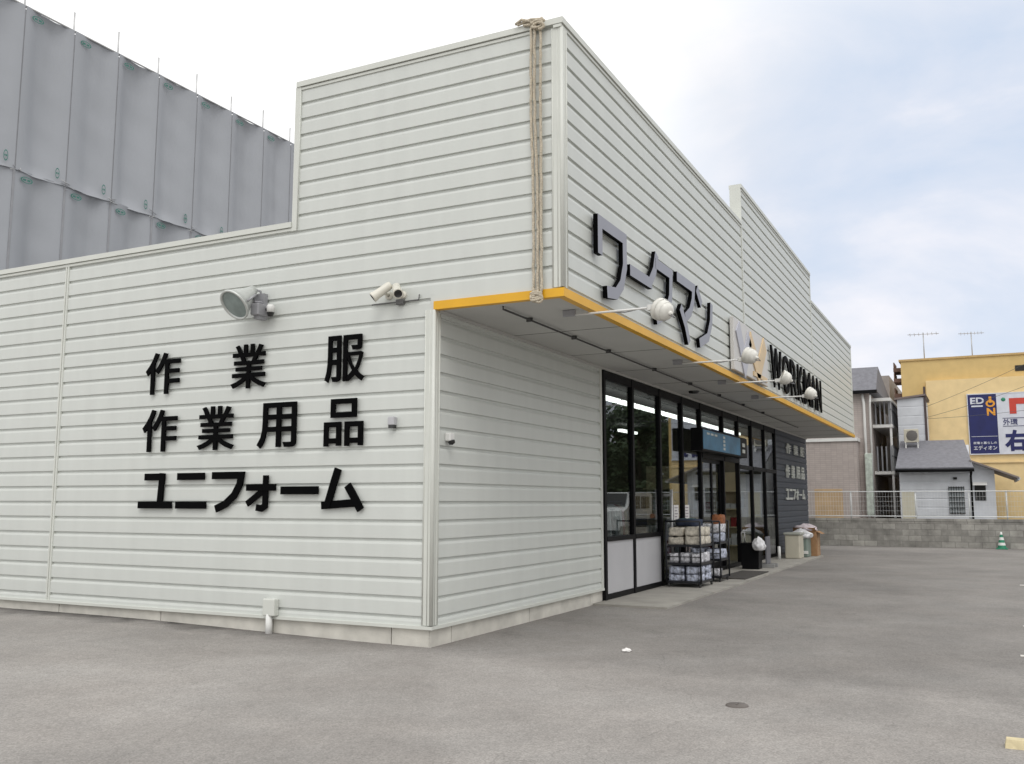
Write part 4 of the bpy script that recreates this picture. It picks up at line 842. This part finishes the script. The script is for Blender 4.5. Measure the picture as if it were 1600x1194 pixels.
# ================================================================== SHEETED SCAFFOLD AT LEFT
SHEET = mat('scaffold_sheet', (.37, .385, .415), .75, var=.035, vscale=.7, bump=.3, bscale=7); SHEETD = mat('sheet_seam', (.31, .315, .335), .8); LOGO = mat('green_print', (.06, .20, .165), .8)
t = thing('scaffolded_building', 'tall building wrapped in grey scaffold sheeting behind the store', 'building', (15, 22, 0))
m = M(); m.box((3.6, 21.2, 0), (30, 34, 15.6)); obj('building_core', m, APW, t)
SX = [3.6, 5.35, 7.1, 8.87, 10.60, 12.32, 14.05, 15.85, 17.65, 19.45, 21.1, 22.9, 24.7]
rnd = random.Random(3)
for i in range(12):
    a, b = SX[i], SX[i+1]
    for zi, (z0, z1) in enumerate(((11.27, 16.42), (6.2, 11.33))):
        nx, nz = 14, 24; vs = []; ph = rnd.uniform(0, 6); am = rnd.uniform(.22, .40); sk = rnd.uniform(.32, .68)
        for j in range(nz+1):
            for k in range(nx+1):
                u, v = k/nx, j/nz; w = u/sk if u < sk else (1-u)/(1-sk); w = w*w*(3-2*w)
                tp = .4+.6*max(0, math.sin(math.pi*v))**.3; yy = 20+tp*am*w*(0.92+.08*math.sin(ph+v*4))+.03*math.sin(13*u+ph+1.5*v)*w+.012*math.sin(26*v+ph*2+4*u)*w
                zz = z0+(z1-z0)*v+(.0 if 0 < j else -.0)
                if zi == 1: yy += .03
                vs.append((a+.02+(b-a-.04)*u, yy, zz))
        m = M().add(vs, [(j*(nx+1)+k, j*(nx+1)+k+1, (j+1)*(nx+1)+k+1, (j+1)*(nx+1)+k) for j in range(nz) for k in range(nx)], 0, True)
        s_ = obj('sheet', m, SHEET, t)
        marks = [(a+.42, z1-.28)]+([(b-.32, z0+.32)] if zi == 0 else [])
        for cx, cz in marks:
            m = M(); h2 = .07 if cz > z0+1 else .12; wd = .2 if cz > z0+1 else .075
            ring = []; n = 20; yf = 20.0+(.03 if zi else 0)-.014
            for f_ in (1, .8): ring += [(cx+math.cos(2*math.pi*k/n)*wd*f_, yf, cz+math.sin(2*math.pi*k/n)*h2*1.5*(f_-.06)) for k in range(n)]
            m.add(ring, [(k, (k+1) % n, n+(k+1) % n, n+k) for k in range(n)]); m.box((cx-wd*.6, yf-.001, cz-.03), (cx-wd*.1, yf, cz+.03)); m.box((cx+wd*.1, yf-.001, cz-.03), (cx+wd*.6, yf, cz+.03))
            obj('printed_mark', m, LOGO, s_)
    m = M(); top = 17.2 if i % 2 else 17.05
    m.tube([(a, 20.07, 15.9), (a, 20.07, top)], .028, 6); m.box((a-.05, 20.03, 16.36), (a+.05, 20.09, 16.43)); obj('scaffold_pole', m, GALV, t)
m = M(); m.tube([(3.6, 20.04, 16.42), (24.7, 20.04, 16.42)], .03, 6)
for a in SX: m.box((a-.035, 20.012, 6.2), (a+.035, 20.03, 16.3), 1)
rb = random.Random(5)
for a in SX[1:-1]:
    for k in range(4): zz = 11.3+rb.uniform(-.12, .1); m.tube([(a+rb.uniform(-.2, .2), 19.97, zz), (a+rb.uniform(-.2, .3), 19.95, zz+rb.uniform(-.12, .12))], .012, 4, mi=0 if k % 2 else 1)
obj('scaffold_rail', m, [GALV, SHEETD], t)
